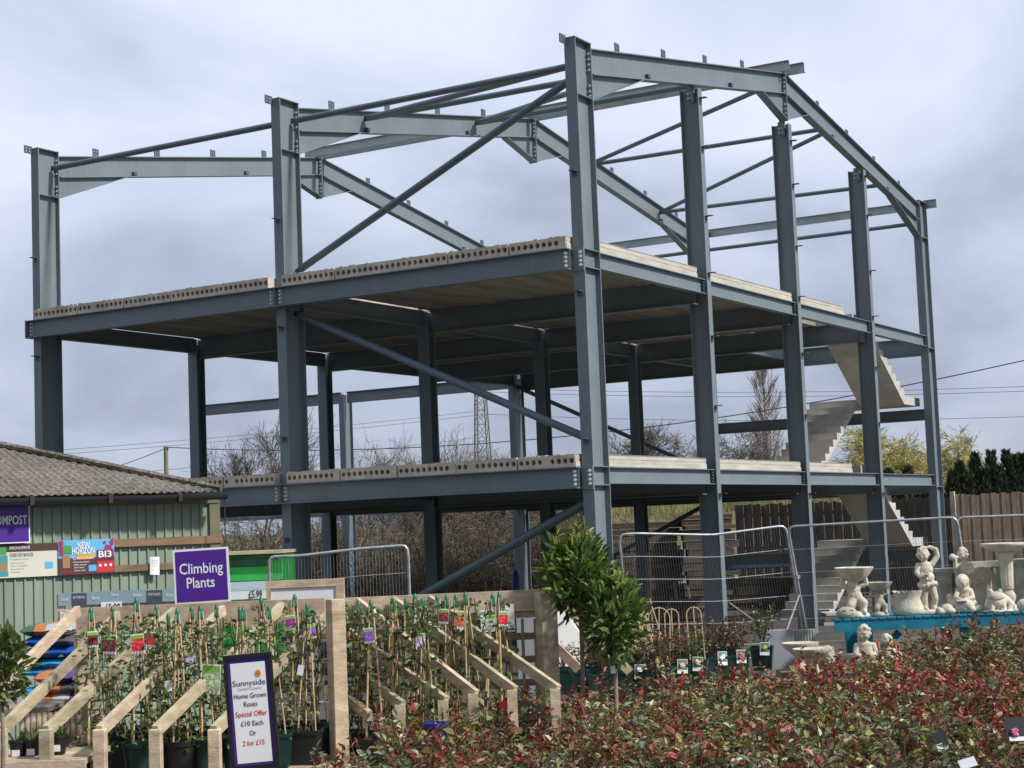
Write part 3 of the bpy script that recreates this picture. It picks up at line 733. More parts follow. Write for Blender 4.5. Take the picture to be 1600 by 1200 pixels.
# dense undergrowth behind the thickets
b = MB(); q = random.Random(90)
for i in range(5200):
    r = q.uniform(-26, 6); d = q.uniform(60, 66); p = G(r*1.0, d, BG)
    h = q.uniform(.4, 2.7+0.6*mnoise.noise((r*.35, 4, 0))); p = p+Vector((0, 0, h*q.uniform(0, .9)))
    dd = Vector((q.gauss(0, .5), q.gauss(0, .5), 1)).normalized()
    b.path([p, p+dd*q.uniform(.4, 1.0)], [.02, .012], n=3, caps=False)
tag(b.build('undergrowth', mat('undergrowth', (0.105, 0.085, 0.058), rough=1, var=0.4, scale=.6)), 'brown winter undergrowth', kind='stuff')
# a grassy bank to the right behind the stored timber
b = MB(); q = random.Random(91); vs = []
for i in range(25):
    u = 930+i*18
    for d, z in ((53.5, 1.2), (55, 2.3+.25*mnoise.noise((i*.4, 0, 0))), (58, 2.9+.3*mnoise.noise((i*.3, 5, 0))), (64, 2.4)): p = at(u, 835, d); vs.append((p.x, p.y, z))
b.add(vs, [(i*4+j, (i+1)*4+j, (i+1)*4+j+1, i*4+j+1) for i in range(24) for j in range(3)])
tag(b.build('bank', mat('bank_soil', (0.14, 0.125, 0.06), rough=1, var=.35, scale=.8, bump=.5, bscale=5), smooth=True), kind='structure')
b = MB()
for i in range(7000):
    u = q.uniform(930, 1345); d = q.uniform(54.4, 59); p = at(u, 835, d); z = 2.15+ (d-54.4)*.16
    dd = Vector((q.gauss(0, .3), q.gauss(0, .3), 1)); L = q.uniform(.2, .55); s_ = Rh*0.012
    c = (0.75+q.random()*.6, 0.8+q.random()*.5, .7+q.random()*.4)
    pz = Vector((p.x, p.y, z)); b.add([pz-s_, pz+s_, pz+dd*L], [(0, 1, 2)], c)
tag(b.build('long_grass', mat('long_grass', (0.21, 0.20, 0.09), rough=.9, var=.3, scale=.7, attr=True)), 'tufted yellow green grass on the bank', kind='stuff')
# ---------------------------------------------------------------- conifer hedge
CONIF = mat('conifer_leaf', (0.035, 0.065, 0.030), rough=0.75, var=0.45, scale=3, attr=True, c2=(0.065, 0.105, 0.045))
def conifer(seed, h=4.7, rad=0.56):
    q = random.Random(seed); b = MB()
    for i in range(2600):
        z = h*q.random()**0.85; rr = rad*(1-(z/h)**2.0)*(0.95+0.5*mnoise.noise((z*1.6, seed*3.1, i % 7*.5)))+.03
        a = q.uniform(0, 2*PI); k = rr*(1-.35*q.random()**2)
        p = Vector((k*math.cos(a), k*math.sin(a), z)); dd = Vector((math.cos(a)*.45+q.gauss(0,.2), math.sin(a)*.45+q.gauss(0,.2), 1)).normalized()
        s_ = dd.cross(Vector((q.gauss(0,1), q.gauss(0,1), q.gauss(0,1)))).normalized()*q.uniform(.02, .045); L = q.uniform(.14, .3)
        g = q.uniform(.6, 1.5); b.add([p-s_*.5, p+dd*L*.5-s_, p+dd*L, p+dd*L*.5+s_], [(0, 1, 2, 3)], (g*q.uniform(.85, 1.1), g, g*.9))
    return b.mesh('crown', CONIF)
cm = [conifer(i) for i in range(4)]
tb = MB(); tb.cyl((0, 0, -.1), (0, 0, 4.2), .06, .01, n=6); tmesh = tb.mesh('trunk', BARK_D)
for i, (u, d, s_) in enumerate([(1494, 57, .79), (1506, 57.5, .83), (1519, 57, .80), (1531, 57.4, .86), (1544, 57, .84), (1556, 57.3, .88), (1568, 57, .83), (1580, 57.4, .91), (1592, 57, .86), (1604, 57.2, .92), (1617, 57, .88), (1440, 58, .74), (1424, 58, .80), (1408, 58, .76), (1393, 58, .82), (1352, 57.5, .74), (1336, 58, .72), (1304, 58, .73), (1280, 58.5, .72), (1464, 58.5, .76)]):
    big = i < 11
    e = empty('conifer_tree', gp(u, d), i*1.3, 'dark green conifer in the dense row above the brown fence at right' if big else 'dark green conifer seen low behind the staircase and the far corner column', 'tree', 'conifers of the hedge at right' if big else 'conifers behind the stairs')
    o = bpy.data.objects.new('crown', cm[i % 4]); col.objects.link(o); o.parent = e
    o = bpy.data.objects.new('trunk', tmesh); col.objects.link(o); o.parent = e
    e.scale = (1, 1, s_*(1.0+.05*math.sin(i*2.7)))
# ---------------------------------------------------------------- wooden fences behind the plot
FENCE_D = mat('dark_fence_wood', (0.085, 0.066, 0.053), rough=.9, var=.4, scale=3, stretch=(2, 2, .4), bump=.2)
FENCE_L = mat('brown_fence_wood', (0.25, 0.18, 0.13), rough=.9, var=.3, scale=3, stretch=(2, 2, .4), bump=.2, rndvar=.1)
def board_fence(u0, u1, d0, d1, ztop, m, label, seed, step=.14, post=None):
    q = random.Random(seed); a = at(u0, 835, d0); c = at(u1, 835, d1); a.z = c.z = BG
    L = (c-a).length; ang = math.atan2(c.y-a.y, c.x-a.x)
    e = empty('board_fence', a, ang, label, 'fence'); b = MB(); n = int(L/step)
    for i in range(n):
        y = 0.0 if i % 2 else 0.018
        b.box((i*step, y, 0.05), (i*step+step*.93, y+.016, ztop-BG+q.uniform(-.04, .03)))
    b.build('boards', m, e)
    for z in (.4, 1.5, 2.5):
        b = MB(); b.box((0, .04, z), (L, .09, z+.09)); b.build('rail', m, e)
    i = 0.0
    while i < L:
        b = MB(); b.box((i, .04, 0), (i+.1, .13, ztop-BG+.02)); b.build('fence_post', m, e); i += 2.4
board_fence(1150, 1494, 52, 49, 2.36, FENCE_D, 'old dark brown board fence behind the concrete stairs', 5)
board_fence(1497, 1800, 48.6, 47.5, 2.40, FENCE_L, 'newer reddish brown board fence below the conifer hedge', 6)
b = MB(); p = at(1492, 835, 48.8); b.box((p.x-.06, p.y-.06, BG), (p.x+.06, p.y+.06, 2.5)); tag(b.build('concrete_post', CONC), 'pale post between the dark fence and the brown fence', 'post')
# ---------------------------------------------------------------- pylon and lines
PYL = mat('pylon_steel', (0.17, 0.18, 0.19), rough=.6, var=.1)
e = empty('lattice_pylon', at(759, 835, 400)*1.0, FACE+.3, 'grey lattice electricity pylon in the distance', 'pylon'); e.location.z = 0
b = MB(); H = 46
def pw(z): return 1.5*(1-z/H)+0.72
lv = [0, 7, 13, 18.5, 23, 27, 30.5, 33.7, 36.5, 39, 41.4, 43.7, 46]
for i in range(len(lv)-1):
    a, c = pw(lv[i]), pw(lv[i+1])
    P0 = [Vector((sx*a, sy*a, lv[i])) for sx, sy in ((-1,-1),(1,-1),(1,1),(-1,1))]; P1 = [Vector((sx*c, sy*c, lv[i+1])) for sx, sy in ((-1,-1),(1,-1),(1,1),(-1,1))]
    for j in range(4):
        k = (j+1) % 4
        b.bar(P0[j], P1[j], .22, .22); b.bar(P0[j], P1[k], .12, .12); b.bar(P0[k], P1[j], .12, .12); b.bar(P1[j], P1[k], .12, .12)
b.build('tower', PYL, e)
for z in (36.5, 41.4):
    for s_ in (-1, 1):
        b = MB(); b.bar((s_*pw(z), 0, z), (s_*6.5, 0, z+.3), .2, .2); b.bar((s_*pw(z+2), 0, z+2.2), (s_*6.5, 0, z+.3), .16, .16); b.build('cross_arm', PYL, e)
WIRE = mat('wire', (0.06, 0.065, 0.075), rough=.6, var=.05)
def line(a, c, r, sag, label, group=None, n=18):
    a = Vector(a); c = Vector(c); b = MB()
    b.path([a.lerp(c, i/n)-Vector((0, 0, sag*4*(i/n)*(1-i/n))) for i in range(n+1)], r, n=5)
    tag(b.build('overhead_line', WIRE), label, 'power line', group)
g_ = 'conductors on the distant pylon'
for du in (0, 7, 46):
    line(at(-200, 722+du, 330), at(757, 641+du*.9, 400), .05, 1.0, 'thin overhead conductor running left from the distant pylon', g_)
    line(at(763, 606+du*.9, 400), at(1760, 597+du*1.05, 330), .05, 1.5, 'thin overhead conductor running right from the distant pylon', g_+' to the right')
WOODP = mat('pole_wood', (0.20, 0.165, 0.12), rough=.9, var=.25, scale=3, stretch=(3, 3, .3))
p = at(262, 835, 66); e = empty('utility_pole', (p.x, p.y, BG), 0, 'short wooden utility pole left of the far rear column', 'pole')
ptop = at(262, 697, 66).z
b = MB(); b.cyl((0, 0, -.1), (0, 0, ptop-BG), .11, .085, n=10); b.build('pole', WOODP, e, smooth=True, ang=40)
b = MB(); b.cyl((0, -.1, ptop-BG-.14), (0, -.1, ptop-BG-.02), .03, n=8); b.build('insulator', WIRE, e)
line(at(263, 699, 66), at(1700, 540, 52), .018, 1.15, 'dark telephone cable rising to the right across the frame')
line(at(262, 699, 66), at(-120, 775, 60), .018, .5, 'dark telephone cable falling left from the utility pole')
# ---------------------------------------------------------------- stored timber and clutter behind the frame
OLDW = mat('old_timber', (0.085, 0.066, 0.052), rough=.95, var=.45, scale=2.5, stretch=(.5, 3, 3), bump=.3, rndvar=.25)
PALEW = mat('pale_timber', (0.30, 0.235, 0.16), rough=.9, var=.3, scale=3, stretch=(.6, 3, 3), rndvar=.2)
def boxthing(name, u0, u1, d, z0, z1, dep, m, label, cat, kind='boards', seed=1, group=None):
    """a stack of boards standing between two image columns at a given distance"""
    q = random.Random(seed); a = at(u0, 835, d); c = at(u1, 835, d); L = (c-a).length; e = empty(name, ((a.x+c.x)/2, (a.y+c.y)/2, BG), FACE, label, cat, group)
    z = z0-BG; i = 0
    while z < z1-BG-.05:
        h = min(q.uniform(.12, .24), z1-BG-z); xo = q.uniform(-.12, .12); b = MB(); b.box((-L/2+xo, q.uniform(-.04, .04), z), (L/2+q.uniform(-.15, .12), dep, z+h*.9)); b.build('board', m, e); z += h
    return e
boxthing('timber_stack', 946, 1062, 49.5, BG, 2.02, 1.0, OLDW, 'dark stack of old sleepers seen left of the first gable post', 'timber', seed=3)
boxthing('timber_stack', 1070, 1150, 49, BG, 2.12, 1.0, OLDW, 'dark stack of old sleepers seen right of the first gable post', 'timber', seed=4)
boxthing('timber_stack', 855, 905, 50, BG, 1.9, 1.0, OLDW, 'dark stack of old sleepers behind the corner column base', 'timber', seed=6)
boxthing('timber_stack', 822, 905, 46, BG, .25, .8, PALEW, 'pale low pile of boards under the ground floor brace', 'timber', seed=7)
boxthing('timber_stack', 1142, 1236, 44, BG, .42, .8, OLDW, 'low pile of boards seen through the first fence panel', 'timber', seed=8)
boxthing('timber_stack', 1282, 1345, 36.5, BG, -.15, .8, STAIR, 'pale concrete steps block at the foot of the stairs', 'concrete', seed=9)
BLUEP = mat('blue_sheet', (0.025, 0.045, 0.11), rough=.6, var=.3, scale=1)
b = MB(); p = at(1188, 835, 45); b.box((-1.1, 0, 0), (1.1, .5, .32)); o = tag(b.build('blue_crate', BLUEP, bevel=.02), 'dark blue crate on the boards behind the first fence panel', 'crate'); o.location = (p.x, p.y, .62); o.rotation_euler = (0, 0, FACE)
b = MB(); p = at(801, 835, 44); b.cyl((0, 0, 0), (0.06, 0, 1.15), .13, .10, n=12); b.cyl((0.06, 0, 1.15), (.08, 0, 1.25), .1, .05, n=12)
o = tag(b.build('blue_tube', mat('blue_plastic', (0.03, 0.10, 0.32), rough=.45, var=.2), smooth=True, ang=40), 'upright blue plastic tube leaning by the rear column', 'tube'); o.location = (p.x, p.y, BG+.09)
q = random.Random(12)
for i in range(9):
    u = q.uniform(985, 1190); p = at(u, q.uniform(880, 930), q.uniform(36, 43)); b = MB(); dd = Vector((q.gauss(0, 1), q.gauss(0, 1), q.uniform(.1, .9))).normalized()
    b.bar((0, 0, 0), dd*q.uniform(.6, 1.3), .05, .03); o = b.build('loose_batten', PALEW); o.location = (p.x, p.y, BG+.1); tag(o, 'pale broken batten lying on the ground inside the frame', 'batten', 'battens strewn under the frame')
boxthing('board_pile', 1000, 1090, 40, BG, .1, .7, OLDW, 'low dark rubble pile of boards behind the first fence panel', 'timber', seed=13)
# prop leaning inside the frame
b = MB(); b.bar((0, 0, 0), (0, 0, 1.75), .09, .05); o = b.build('timber_prop', PALEW); p = at(1010, 835, 34); o.location = (p.x, p.y, BG+.09); tag(o, 'single pale upright timber prop left of the first gable post', 'prop')
# ---------------------------------------------------------------- temporary fence panels
WIREM = mat('mesh_wire', (0.42, 0.43, 0.44), rough=0.5, var=0.15, metal=0.3)
def fence_panel(TL, TR, BL, BR, label, dip=0.0, dipat=.55, stay=False):
    TL, TR, BL, BR = map(Vector, (TL, TR, BL, BR))
    e = empty('fence_panel', (BL+BR)/2, 0, label, 'fence panel', 'temporary site fence'); o = Vector(e.location)
    def P(s_, t):                                    # s along, t from top to bottom
        dz = dip*max(0, 1-abs(s_-dipat)/.45)*(1-t)
        return TL.lerp(TR, s_).lerp(BL.lerp(BR, s_), t)-Vector((0, 0, dz))-o
    rc = .045; rv = .06
    pts = [P(0, 1), P(0, .5), P(0, rv), P(rc*.12, rv*.4), P(rc*.45, rv*.08), P(rc, 0)] + [P(rc+(1-2*rc)*i/14, 0) for i in range(1, 14)] + [P(1-rc, 0), P(1-rc*.45, rv*.08), P(1-rc*.12, rv*.4), P(1, rv), P(1, .5), P(1, 1)]
    b = MB(); b.path(pts, .021, n=10); b.build('frame_tube', GALV, e, smooth=True)
    b = MB(); b.path([P(0.005+.99*i/10, .93) for i in range(11)], .016, n=6); b.build('bottom_tube', GALV, e)
    b = MB(); n = int((TR-TL).length/.042)
    for i in range(1, n):
        s_ = i/n; b.path([P(s_, .012), P(s_, .5), P(s_, .93)], .0018, n=3, caps=False)
    for t in (.165, .33, .495, .66, .825): b.path([P(i/12, t) for i in range(13)], .0028, n=3, caps=False)
    b.build('wire_mesh', WIREM, e)
    if stay:
        b = MB(); b.path([P(0.0, .48), P(0, .48)+Vector((-Rh*0.55-Fh*.7)+Vector((0, 0, -1.0)))], .014, n=6); b.build('stay', GALV, e)
        b = MB(); p = P(0, .36); b.box(p-Vector((.06, .04, .03)), p+Vector((.06, .04, .03))); b.build('clip', GALV, e)
    for s_ in (0, 1):
        b = MB(); p = P(s_, 1); b.box((p.x-.3, p.y-.11, p.z-.08), (p.x+.3, p.y+.11, p.z+.05)); b.build('foot', mat('rubber_foot', (.03, .03, .03), rough=.8), e, bevel=.02)
fence_panel(at(967, 835, 26.6), at(1228, 821, 27.2), at(988, 1049, 26.8), at(1262, 1041, 27.2), 'galvanised mesh fence panel with a bent top rail beside the round bay trees', dip=.09, dipat=.55)
fence_panel(at(1231, 823, 27.1), at(1495, 808, 26.4), at(1270, 1041, 27.1), at(1530, 1032, 26.5), 'galvanised mesh fence panel behind the statue table, middle of the three at right', stay=True)
fence_panel(at(1494, 809, 26.5), at(1790, 798, 26.0), at(1526, 1032, 26.6), at(1818, 1022, 26.0), 'galvanised mesh fence panel cut by the right picture edge')
fence_panel(at(420, 868, 22), at(637, 852, 22), at(427, 1118, 22), at(647, 1110, 22), 'galvanised mesh fence panel behind the wooden plant stand at left', dip=.035, dipat=.22)
# green trailer
GREEN = mat('green_paint', (0.02, 0.24, 0.045), rough=.35, var=.2, scale=2)
p = at(396, 835, 27.3); e = empty('farm_trailer', (p.x, p.y, BG), FACE, 'bright green metal trailer body between the shed and the steel column', 'trailer')
zt = at(392, 866, 27.3).z-BG
b = MB(); b.box((-.9, 0, .55), (.46, 1.5, zt)); b.build('body', GREEN, e, bevel=.02)
for z in (zt-.42, zt-.86):
    b = MB(); b.prism([(-.91, -.10, z), (-.91, -.001, z+.10), (-.91, -.001, z-.12), (-.91, -.08, z-.05)], (1.38, 0, 0)); b.build('side_rib', GREEN, e)
b = MB(); b.box((-.92, -.05, zt), (.48, 1.55, zt+.05)); b.build('top_rail', mat('cream_paint', (.5, .46, .3), rough=.5), e)
b = MB(); b.box((-.8, -.012, zt-.18), (.25, -.001, zt-.06)); b.build('dark_stripe', mat('stripe_paint', (.012, .05, .025), rough=.4), e)
for sx in (-.65, .2):
    b = MB(); b.cyl((sx-.1, .8, .42), (sx+.1, .8, .42), .42, n=24); b.build('wheel', mat('tyre', (.02, .02, .02), rough=.8), e, smooth=True, ang=40)
# ================================================================ foreground: the garden centre yard
WOOD = mat('sawn_softwood', (0.50, 0.385, 0.255), rough=.85, var=.30, scale=3.0, stretch=(1.6, 1.6, 5), bump=.2, bscale=30, rndvar=.2, c2=(0.66, 0.54, 0.38), knots=5.5)
WOODW = mat('weathered_softwood', (0.40, 0.31, 0.21), rough=.85, var=.28, scale=2.5, stretch=(1, 4, 5), bump=.15, bscale=30, rndvar=.16)
WOODG = mat('grey_weathered_wood', (0.25, 0.21, 0.16), rough=.9, var=.3, scale=2.5, stretch=(1, 4, 5), bump=.2, bscale=30, rndvar=.2)
CANE = mat('bamboo_cane', (0.60, 0.42, 0.22), rough=.6, var=.25, scale=14, rndvar=.12)
CAP = mat('green_cane_cap', (0.012, 0.13, 0.07), rough=.4, var=.15)
POT_G = mat('dark_green_pot', (0.006, 0.035, 0.032), rough=.4, var=.2)
POT_B = mat('black_pot', (0.012, 0.012, 0.014), rough=.5, var=.2)
SOIL = mat('potting_soil', (0.045, 0.03, 0.02), rough=1, var=.4, scale=30)
LEAF = mat('leaf', (1, 1, 1), rough=.45, var=.18, scale=9, attr=True, trans=.22, rndvar=.14)
ROSE = mat('rose_leaf', (0.95, 0.95, 0.95), rough=.40, var=.15, scale=7, attr=True, trans=.16, rndvar=.20)
STEM = mat('green_stem', (0.10, 0.10, 0.04), rough=.6, var=.3, scale=8)
STEM_R = mat('red_stem', (0.14, 0.06, 0.04), rough=.6, var=.3, scale=8)
WHITE = mat('white_card', (0.80, 0.80, 0.80), rough=.5, var=.03)
PURPLE = mat('purple_print', (0.075, 0.018, 0.26), rough=.35, var=.05)
TXT_W = mat('white_print', (0.82, 0.82, 0.84), rough=.4, var=.02)
TXT_K = mat('dark_print', (0.035, 0.03, 0.04), rough=.5, var=.05)
TXT_P = mat('violet_print', (0.07, 0.03, 0.13), rough=.5, var=.05)
TXT_R = mat('red_print', (0.62, 0.02, 0.04), rough=.5, var=.05)
TXT_G = mat('grey_print', (0.30, 0.30, 0.34), rough=.5, var=.05)
def flat(name, c, rough=.5): return MATS.get(name) or mat(name, c, rough=rough, var=.05)
def panel(mb, x0, x1, z0, z1, y, t=.001): mb.box((x0, y, z0), (x1, y+t, z1))
def leaf(b, p, d, L, w, c, q, fold=.35, side=None):
    """a folded leaf blade: two quads sharing the midrib"""
    d = Vector(d).normalized(); s = side or d.cross(Vector((q.gauss(0, .5), q.gauss(0, .5), 1)))
    if s.length < 1e-4: s = d.orthogonal()
    s.normalize(); n = s.cross(d); p = Vector(p); tip = p+d*L-n*L*.12
    a = p+d*L*.33; e = p+d*L*.68-n*L*.04; u_ = n*w*fold
    b.add([p, a+s*w*.5+u_, e+s*w*.42+u_, tip, e-s*w*.42+u_, a-s*w*.5+u_], [(0, 1, 2, 3), (0, 3, 4, 5)], c)
def tint(c, q, k=.25):
    f_ = 1+q.uniform(-k, k); return tuple(max(0.004, x*f_*(1+q.uniform(-.08, .08))) for x in c)

# ---------------------------------------------------------------- shed with the hipped corrugated roof
SHEDG = mat('green_cladding', (0.225, 0.285, 0.22), rough=.55, var=.17, scale=1.4, bump=.05, bscale=4, stretch=(2, 2, .5))
ROOFM = bpy.data.materials.new('asbestos_roof'); ROOFM.use_nodes = True
t = ROOFM.node_tree; n = t.nodes; l = t.links; pb = n['Principled BSDF']; pb.inputs['Roughness'].default_value = .95
tc = N(t, 'ShaderNodeTexCoord'); na = N(t, 'ShaderNodeTexNoise'); na.inputs['Scale'].default_value = 1.1; na.inputs['Detail'].default_value = 4
nb = N(t, 'ShaderNodeTexNoise'); nb.inputs['Scale'].default_value = 26; nb.inputs['Detail'].default_value = 4
vo = N(t, 'ShaderNodeTexVoronoi'); vo.inputs['Scale'].default_value = 22
for x in (na, nb, vo): l.new(tc.outputs['Object'], x.inputs['Vector'])
ra = N(t, 'ShaderNodeValToRGB'); ramp_set(ra, [(.3, (.095, .082, .066)), (.7, (.185, .163, .135))]); l.new(na.outputs['Fac'], ra.inputs[0])
rb = N(t, 'ShaderNodeValToRGB'); ramp_set(rb, [(.36, (.55, .52, .48)), (.6, (1.15, 1.13, 1.1)), (.74, (1.9, 1.9, 1.85))]); l.new(nb.outputs['Fac'], rb.inputs[0])
mm = N(t, 'ShaderNodeMix', data_type='RGBA', blend_type='MULTIPLY'); mm.inputs[0].default_value = 1; l.new(ra.outputs[0], mm.inputs[6]); l.new(rb.outputs[0], mm.inputs[7])
rv_ = N(t, 'ShaderNodeValToRGB'); ramp_set(rv_, [(.10, (1, 1, 1)), (.2, (0, 0, 0))]); l.new(vo.outputs['Distance'], rv_.inputs[0])
m2 = N(t, 'ShaderNodeMix', data_type='RGBA'); l.new(rv_.outputs[0], m2.inputs[0]); l.new(mm.outputs[2], m2.inputs[6]); m2.inputs[7].default_value = (.42, .41, .37, 1)
l.new(m2.outputs[2], pb.inputs['Base Color'])
GUTTER = mat('dark_gutter', (0.03, 0.035, 0.04), rough=.4, var=.15)
ZEV = 2.41
pr = at(352, 769, 17.0); d_l = 17*77/83.; pl_ = at(0, 775.5, d_l)
dirx = Vector((pr.x-pl_.x, pr.y-pl_.y, 0)).normalized(); LSH = 5.0
o0 = Vector((pr.x, pr.y, 0))-dirx*LSH; SRZ = math.atan2(dirx.y, dirx.x)
shed = empty('green_shed', o0, SRZ, 'green corrugated metal shed with a grey hipped asbestos roof', 'shed')
SD = 6.2
def cladding(L, h, pitch=.093):
    b = MB(); x = 0
    pr_ = []
    while x < L:
        pr_ += [(x, 0), (x+pitch*.72, 0), (x+pitch*.78, -.016), (x+pitch*.94, -.016)]; x += pitch
    pr_.append((L, 0)); vs = [(a, y, z) for z in (0.05, h) for a, y in pr_]; n_ = len(pr_)
    b.add(vs, [(i, i+1, n_+i+1, n_+i) for i in range(n_-1)]); b.add([(0, .01, .05), (L, .01, .05), (L, .01, h), (0, .01, h)], [(3, 2, 1, 0)])
    return b
o = cladding(LSH-.19, ZEV-.08).build('front_wall', SHEDG, shed)
o = cladding(SD-.2, ZEV-.08).build('side_wall', SHEDG, shed); o.location = (LSH-.12, .1, 0); o.rotation_euler = (0, 0, PI/2)
OLIVE = mat('olive_trim', (.16, .15, .085), rough=.8, var=.2, scale=3)
b = MB(); b.box((LSH-.185, -.03, 0), (LSH-.075, .09, ZEV-.06)); b.build('corner_post', OLIVE, shed)
b = MB(); b.box((0, -.04, ZEV-.12), (LSH-.08, .0, ZEV-.045)); b.build('fascia', OLIVE, shed)
def wz(v, u=250): return at(u, v, 16.7).z
BATT = mat('brown_batten', (.21, .135, .08), rough=.9, var=.3, scale=4, stretch=(.6, 3, 3))
for v0, v1 in ((840, 852), (880, 890)):
    z0, z1 = wz(v1), wz(v0); b = MB(); b.box((3.35, -.045, z0), (LSH-.06, -.017, z1)); b.build('batten', BATT, shed)
# corrugated roof slopes
YR, HX = 3.0, 2.7; ZR_ = 3.34; yo = -.22
b = MB(); pitch = .0745; sub = 6; nx = int((LSH-.10+1.5)/pitch)*sub; rowa = []; rowb = []; x_c = LSH-.15
for i in range(nx+1):
    x = -1.5+i*pitch/sub; w = .0065*math.cos(2*PI*i/sub)
    fr = min(1.0, max(0.0, (x_c-x)/(HX+.05))); fr = max(fr, .002)
    rowa.append((x, yo, ZEV+w)); rowb.append((x, yo+(YR-yo)*fr, ZEV+(ZR_-ZEV)*fr+w))
nn = len(rowa); b.add(rowa+rowb, [(i, i+1, nn+i+1, nn+i) for i in range(nn-1)])
b.add([(x, y, z-.012) for x, y, z in rowa+rowb], [(nn+i, nn+i+1, i+1, i) for i in range(nn-1)])
b.add(rowa+[(x, y, z-.012) for x, y, z in rowa], [(nn+i, nn+i+1, i+1, i) for i in range(nn-1)])
b.build('roof', ROOFM, shed)
b = MB(); b.add([(x_c, yo, ZEV), (x_c, SD+.2, ZEV), (x_c-HX, YR, ZR_)], [(0, 1, 2)]); b.add([(-1.5, SD+.2, ZEV), (-1.5, YR, ZR_), (x_c-HX, YR, ZR_), (x_c, SD+.2, ZEV)], [(0, 1, 2, 3)]); b.build('rear_roof', ROOFM, shed)
b = MB(); b.path([(x_c+.01, yo-.01, ZEV+.015), (x_c-HX*.33, yo+(YR-yo)*.33, ZEV+(ZR_-ZEV)*.33+.03), (x_c-HX*.66, yo+(YR-yo)*.66, ZEV+(ZR_-ZEV)*.66+.03), (x_c-HX, YR, ZR_+.03), (-1.5, YR, ZR_+.03)], .035, n=6); b.build('hip_capping', ROOFM, shed)
b = MB(); pts = []
for i in range(9): a = PI+PI*i/8; pts.append((.055*math.cos(a), .06*math.sin(a)))
vs = [(x, yo-.03+py, ZEV-.035+pz) for x in (-1.5, LSH-.10) for py, pz in pts]; b.add(vs, [(i, i+1, 9+i+1, 9+i) for i in range(8)])
b.add([(x, yo-.03+py*.9, ZEV-.035+pz*.9) for x in (-1.5, LSH-.10) for py, pz in pts], [(9+i, 9+i+1, i+1, i) for i in range(8)])
b.build('gutter', GUTTER, shed, smooth=True)
for x in (1.62, 2.0, 2.95, 3.7, 4.4): 
    b = MB(); b.box((x-.02, yo-.095, ZEV-.10), (x+.02, yo+.03, ZEV-.02)); b.build('gutter_bracket', GUTTER, shed)
b = MB(); b.cyl((LSH-.12, yo-.03, ZEV-.09), (LSH-.12, yo-.03, .1), .006, n=5); b.build('rain_chain', GUTTER, shed)
# boards and posters on the shed wall
def sign(name, label, cat, u0, v0, u1, v1, d, roll=0.0, yaw=0.0, tilt=0.0):
    s_ = d/F_PX; p = at((u0+u1)/2, (v0+v1)/2, d); w = abs(u1-u0)*s_; h = abs(v1-v0)*s_
    e = empty(name, p, FACE+yaw, label, cat); e.rotation_euler = (tilt, -roll, FACE+yaw)
    return e, w, h
WY = SRZ-FACE
NW = Vector((math.sin(SRZ), -math.cos(SRZ), 0))          # outward normal of the shed front
def wall_d(u, off=.05): q = ray(u, 850); return ((o0+NW*off-CAM).dot(NW))/q.dot(NW)
e, w, h = sign('shop_sign', 'purple sign lettered COMPOST, cut by the left picture edge', 'sign', -20, 785, 47, 849, wall_d(13), yaw=WY)
b = MB(); panel(b, -w/2, w/2, -h/2, h/2, 0, .006); b.build('board', WHITE, e)
b = MB(); panel(b, -w/2+.012, w/2-.012, -h/2+.012, h/2-.012, -.002, .002); b.build('purple_panel', PURPLE, e)
letters([('COMPOST', 0, 0.02, .085, w*.86)], TXT_W, e, bold=.015)
e, w, h = sign('poster', 'cream poster about farmyard manure on the shed wall', 'poster', -30, 850, 91, 902, wall_d(30), yaw=WY, roll=.0)
b = MB(); panel(b, -w/2, w/2, -h/2, h/2, 0, .004); b.build('sheet', flat('cream_card', (.62, .62, .52)), e)
b = MB(); panel(b, -w/2, w/2, h*.27, h/2, -.002, .0015); b.build('brown_band', flat('brown_print', (.075, .035, .03)), e)
def X(u): return (u-30.5)*15.9/F_PX
b = MB(); panel(b, X(-2), X(12), -h*.42, h*.18, -.002, .0015); b.build('bag_picture', flat('bag_print', (.32, .2, .10)), e)
b = MB(); panel(b, X(-2), X(12), -h*.05, h*.16, -.003, .0008); panel(b, X(-2), X(13), -h*.45, -h*.30, -.003, .0008); b.build('bag_colours', flat('teal_print', (.05, .30, .36)), e)
b = MB(); panel(b, X(-2), X(10), h*.20, h*.42, -.003, .001); b.build('green_badge', flat('green_print', (.06, .32, .08)), e)
b = MB(); panel(b, X(70), X(83), -h*.27, -h*.07, -.002, .001); b.build('blue_sticker', flat('blue_print', (.10, .42, .72)), e)
letters([('ENRICH & IMPROVE', X(31), h*.385, .032, .19)], TXT_W, e, name='white_lettering')
letters([('FARMYARD MANURE', X(34), h*.17, .038, .22)], TXT_G, e, bold=.01)
letters([('For vegetables and roses', X(30), h*.05, .016, .17), ('Natural soil improver', X(28), -h*.06, .016, .13), ('Rich in nutrients', X(30), -h*.15, .016, .15), ('Improves soil', X(27), -h*.24, .016, .12), ('Screened', X(24), -h*.33, .016, .08)], TXT_G, e, name='small_print')
e, w, h = sign('poster', 'bright blue and brown compost poster with flowers lettered NEW HORIZON', 'poster', 90.5, 843, 180, 897, wall_d(135, .06), yaw=WY, roll=.0)
b = MB(); panel(b, -w/2, w/2, -h/2, h/2, 0, .005); b.build('sheet', flat('sky_print', (.13, .45, .72)), e)
b = MB(); panel(b, -w/2, w/2, -h/2, -h*.02, -.002, .0015); b.build('brown_ground', flat('earth_print', (.09, .035, .03)), e)
b = MB(); panel(b, -w*.17, w*.13, -h*.06, h*.10, -.003, .001); b.build('sunrise_band', flat('orange_print', (.70, .36, .06)), e)
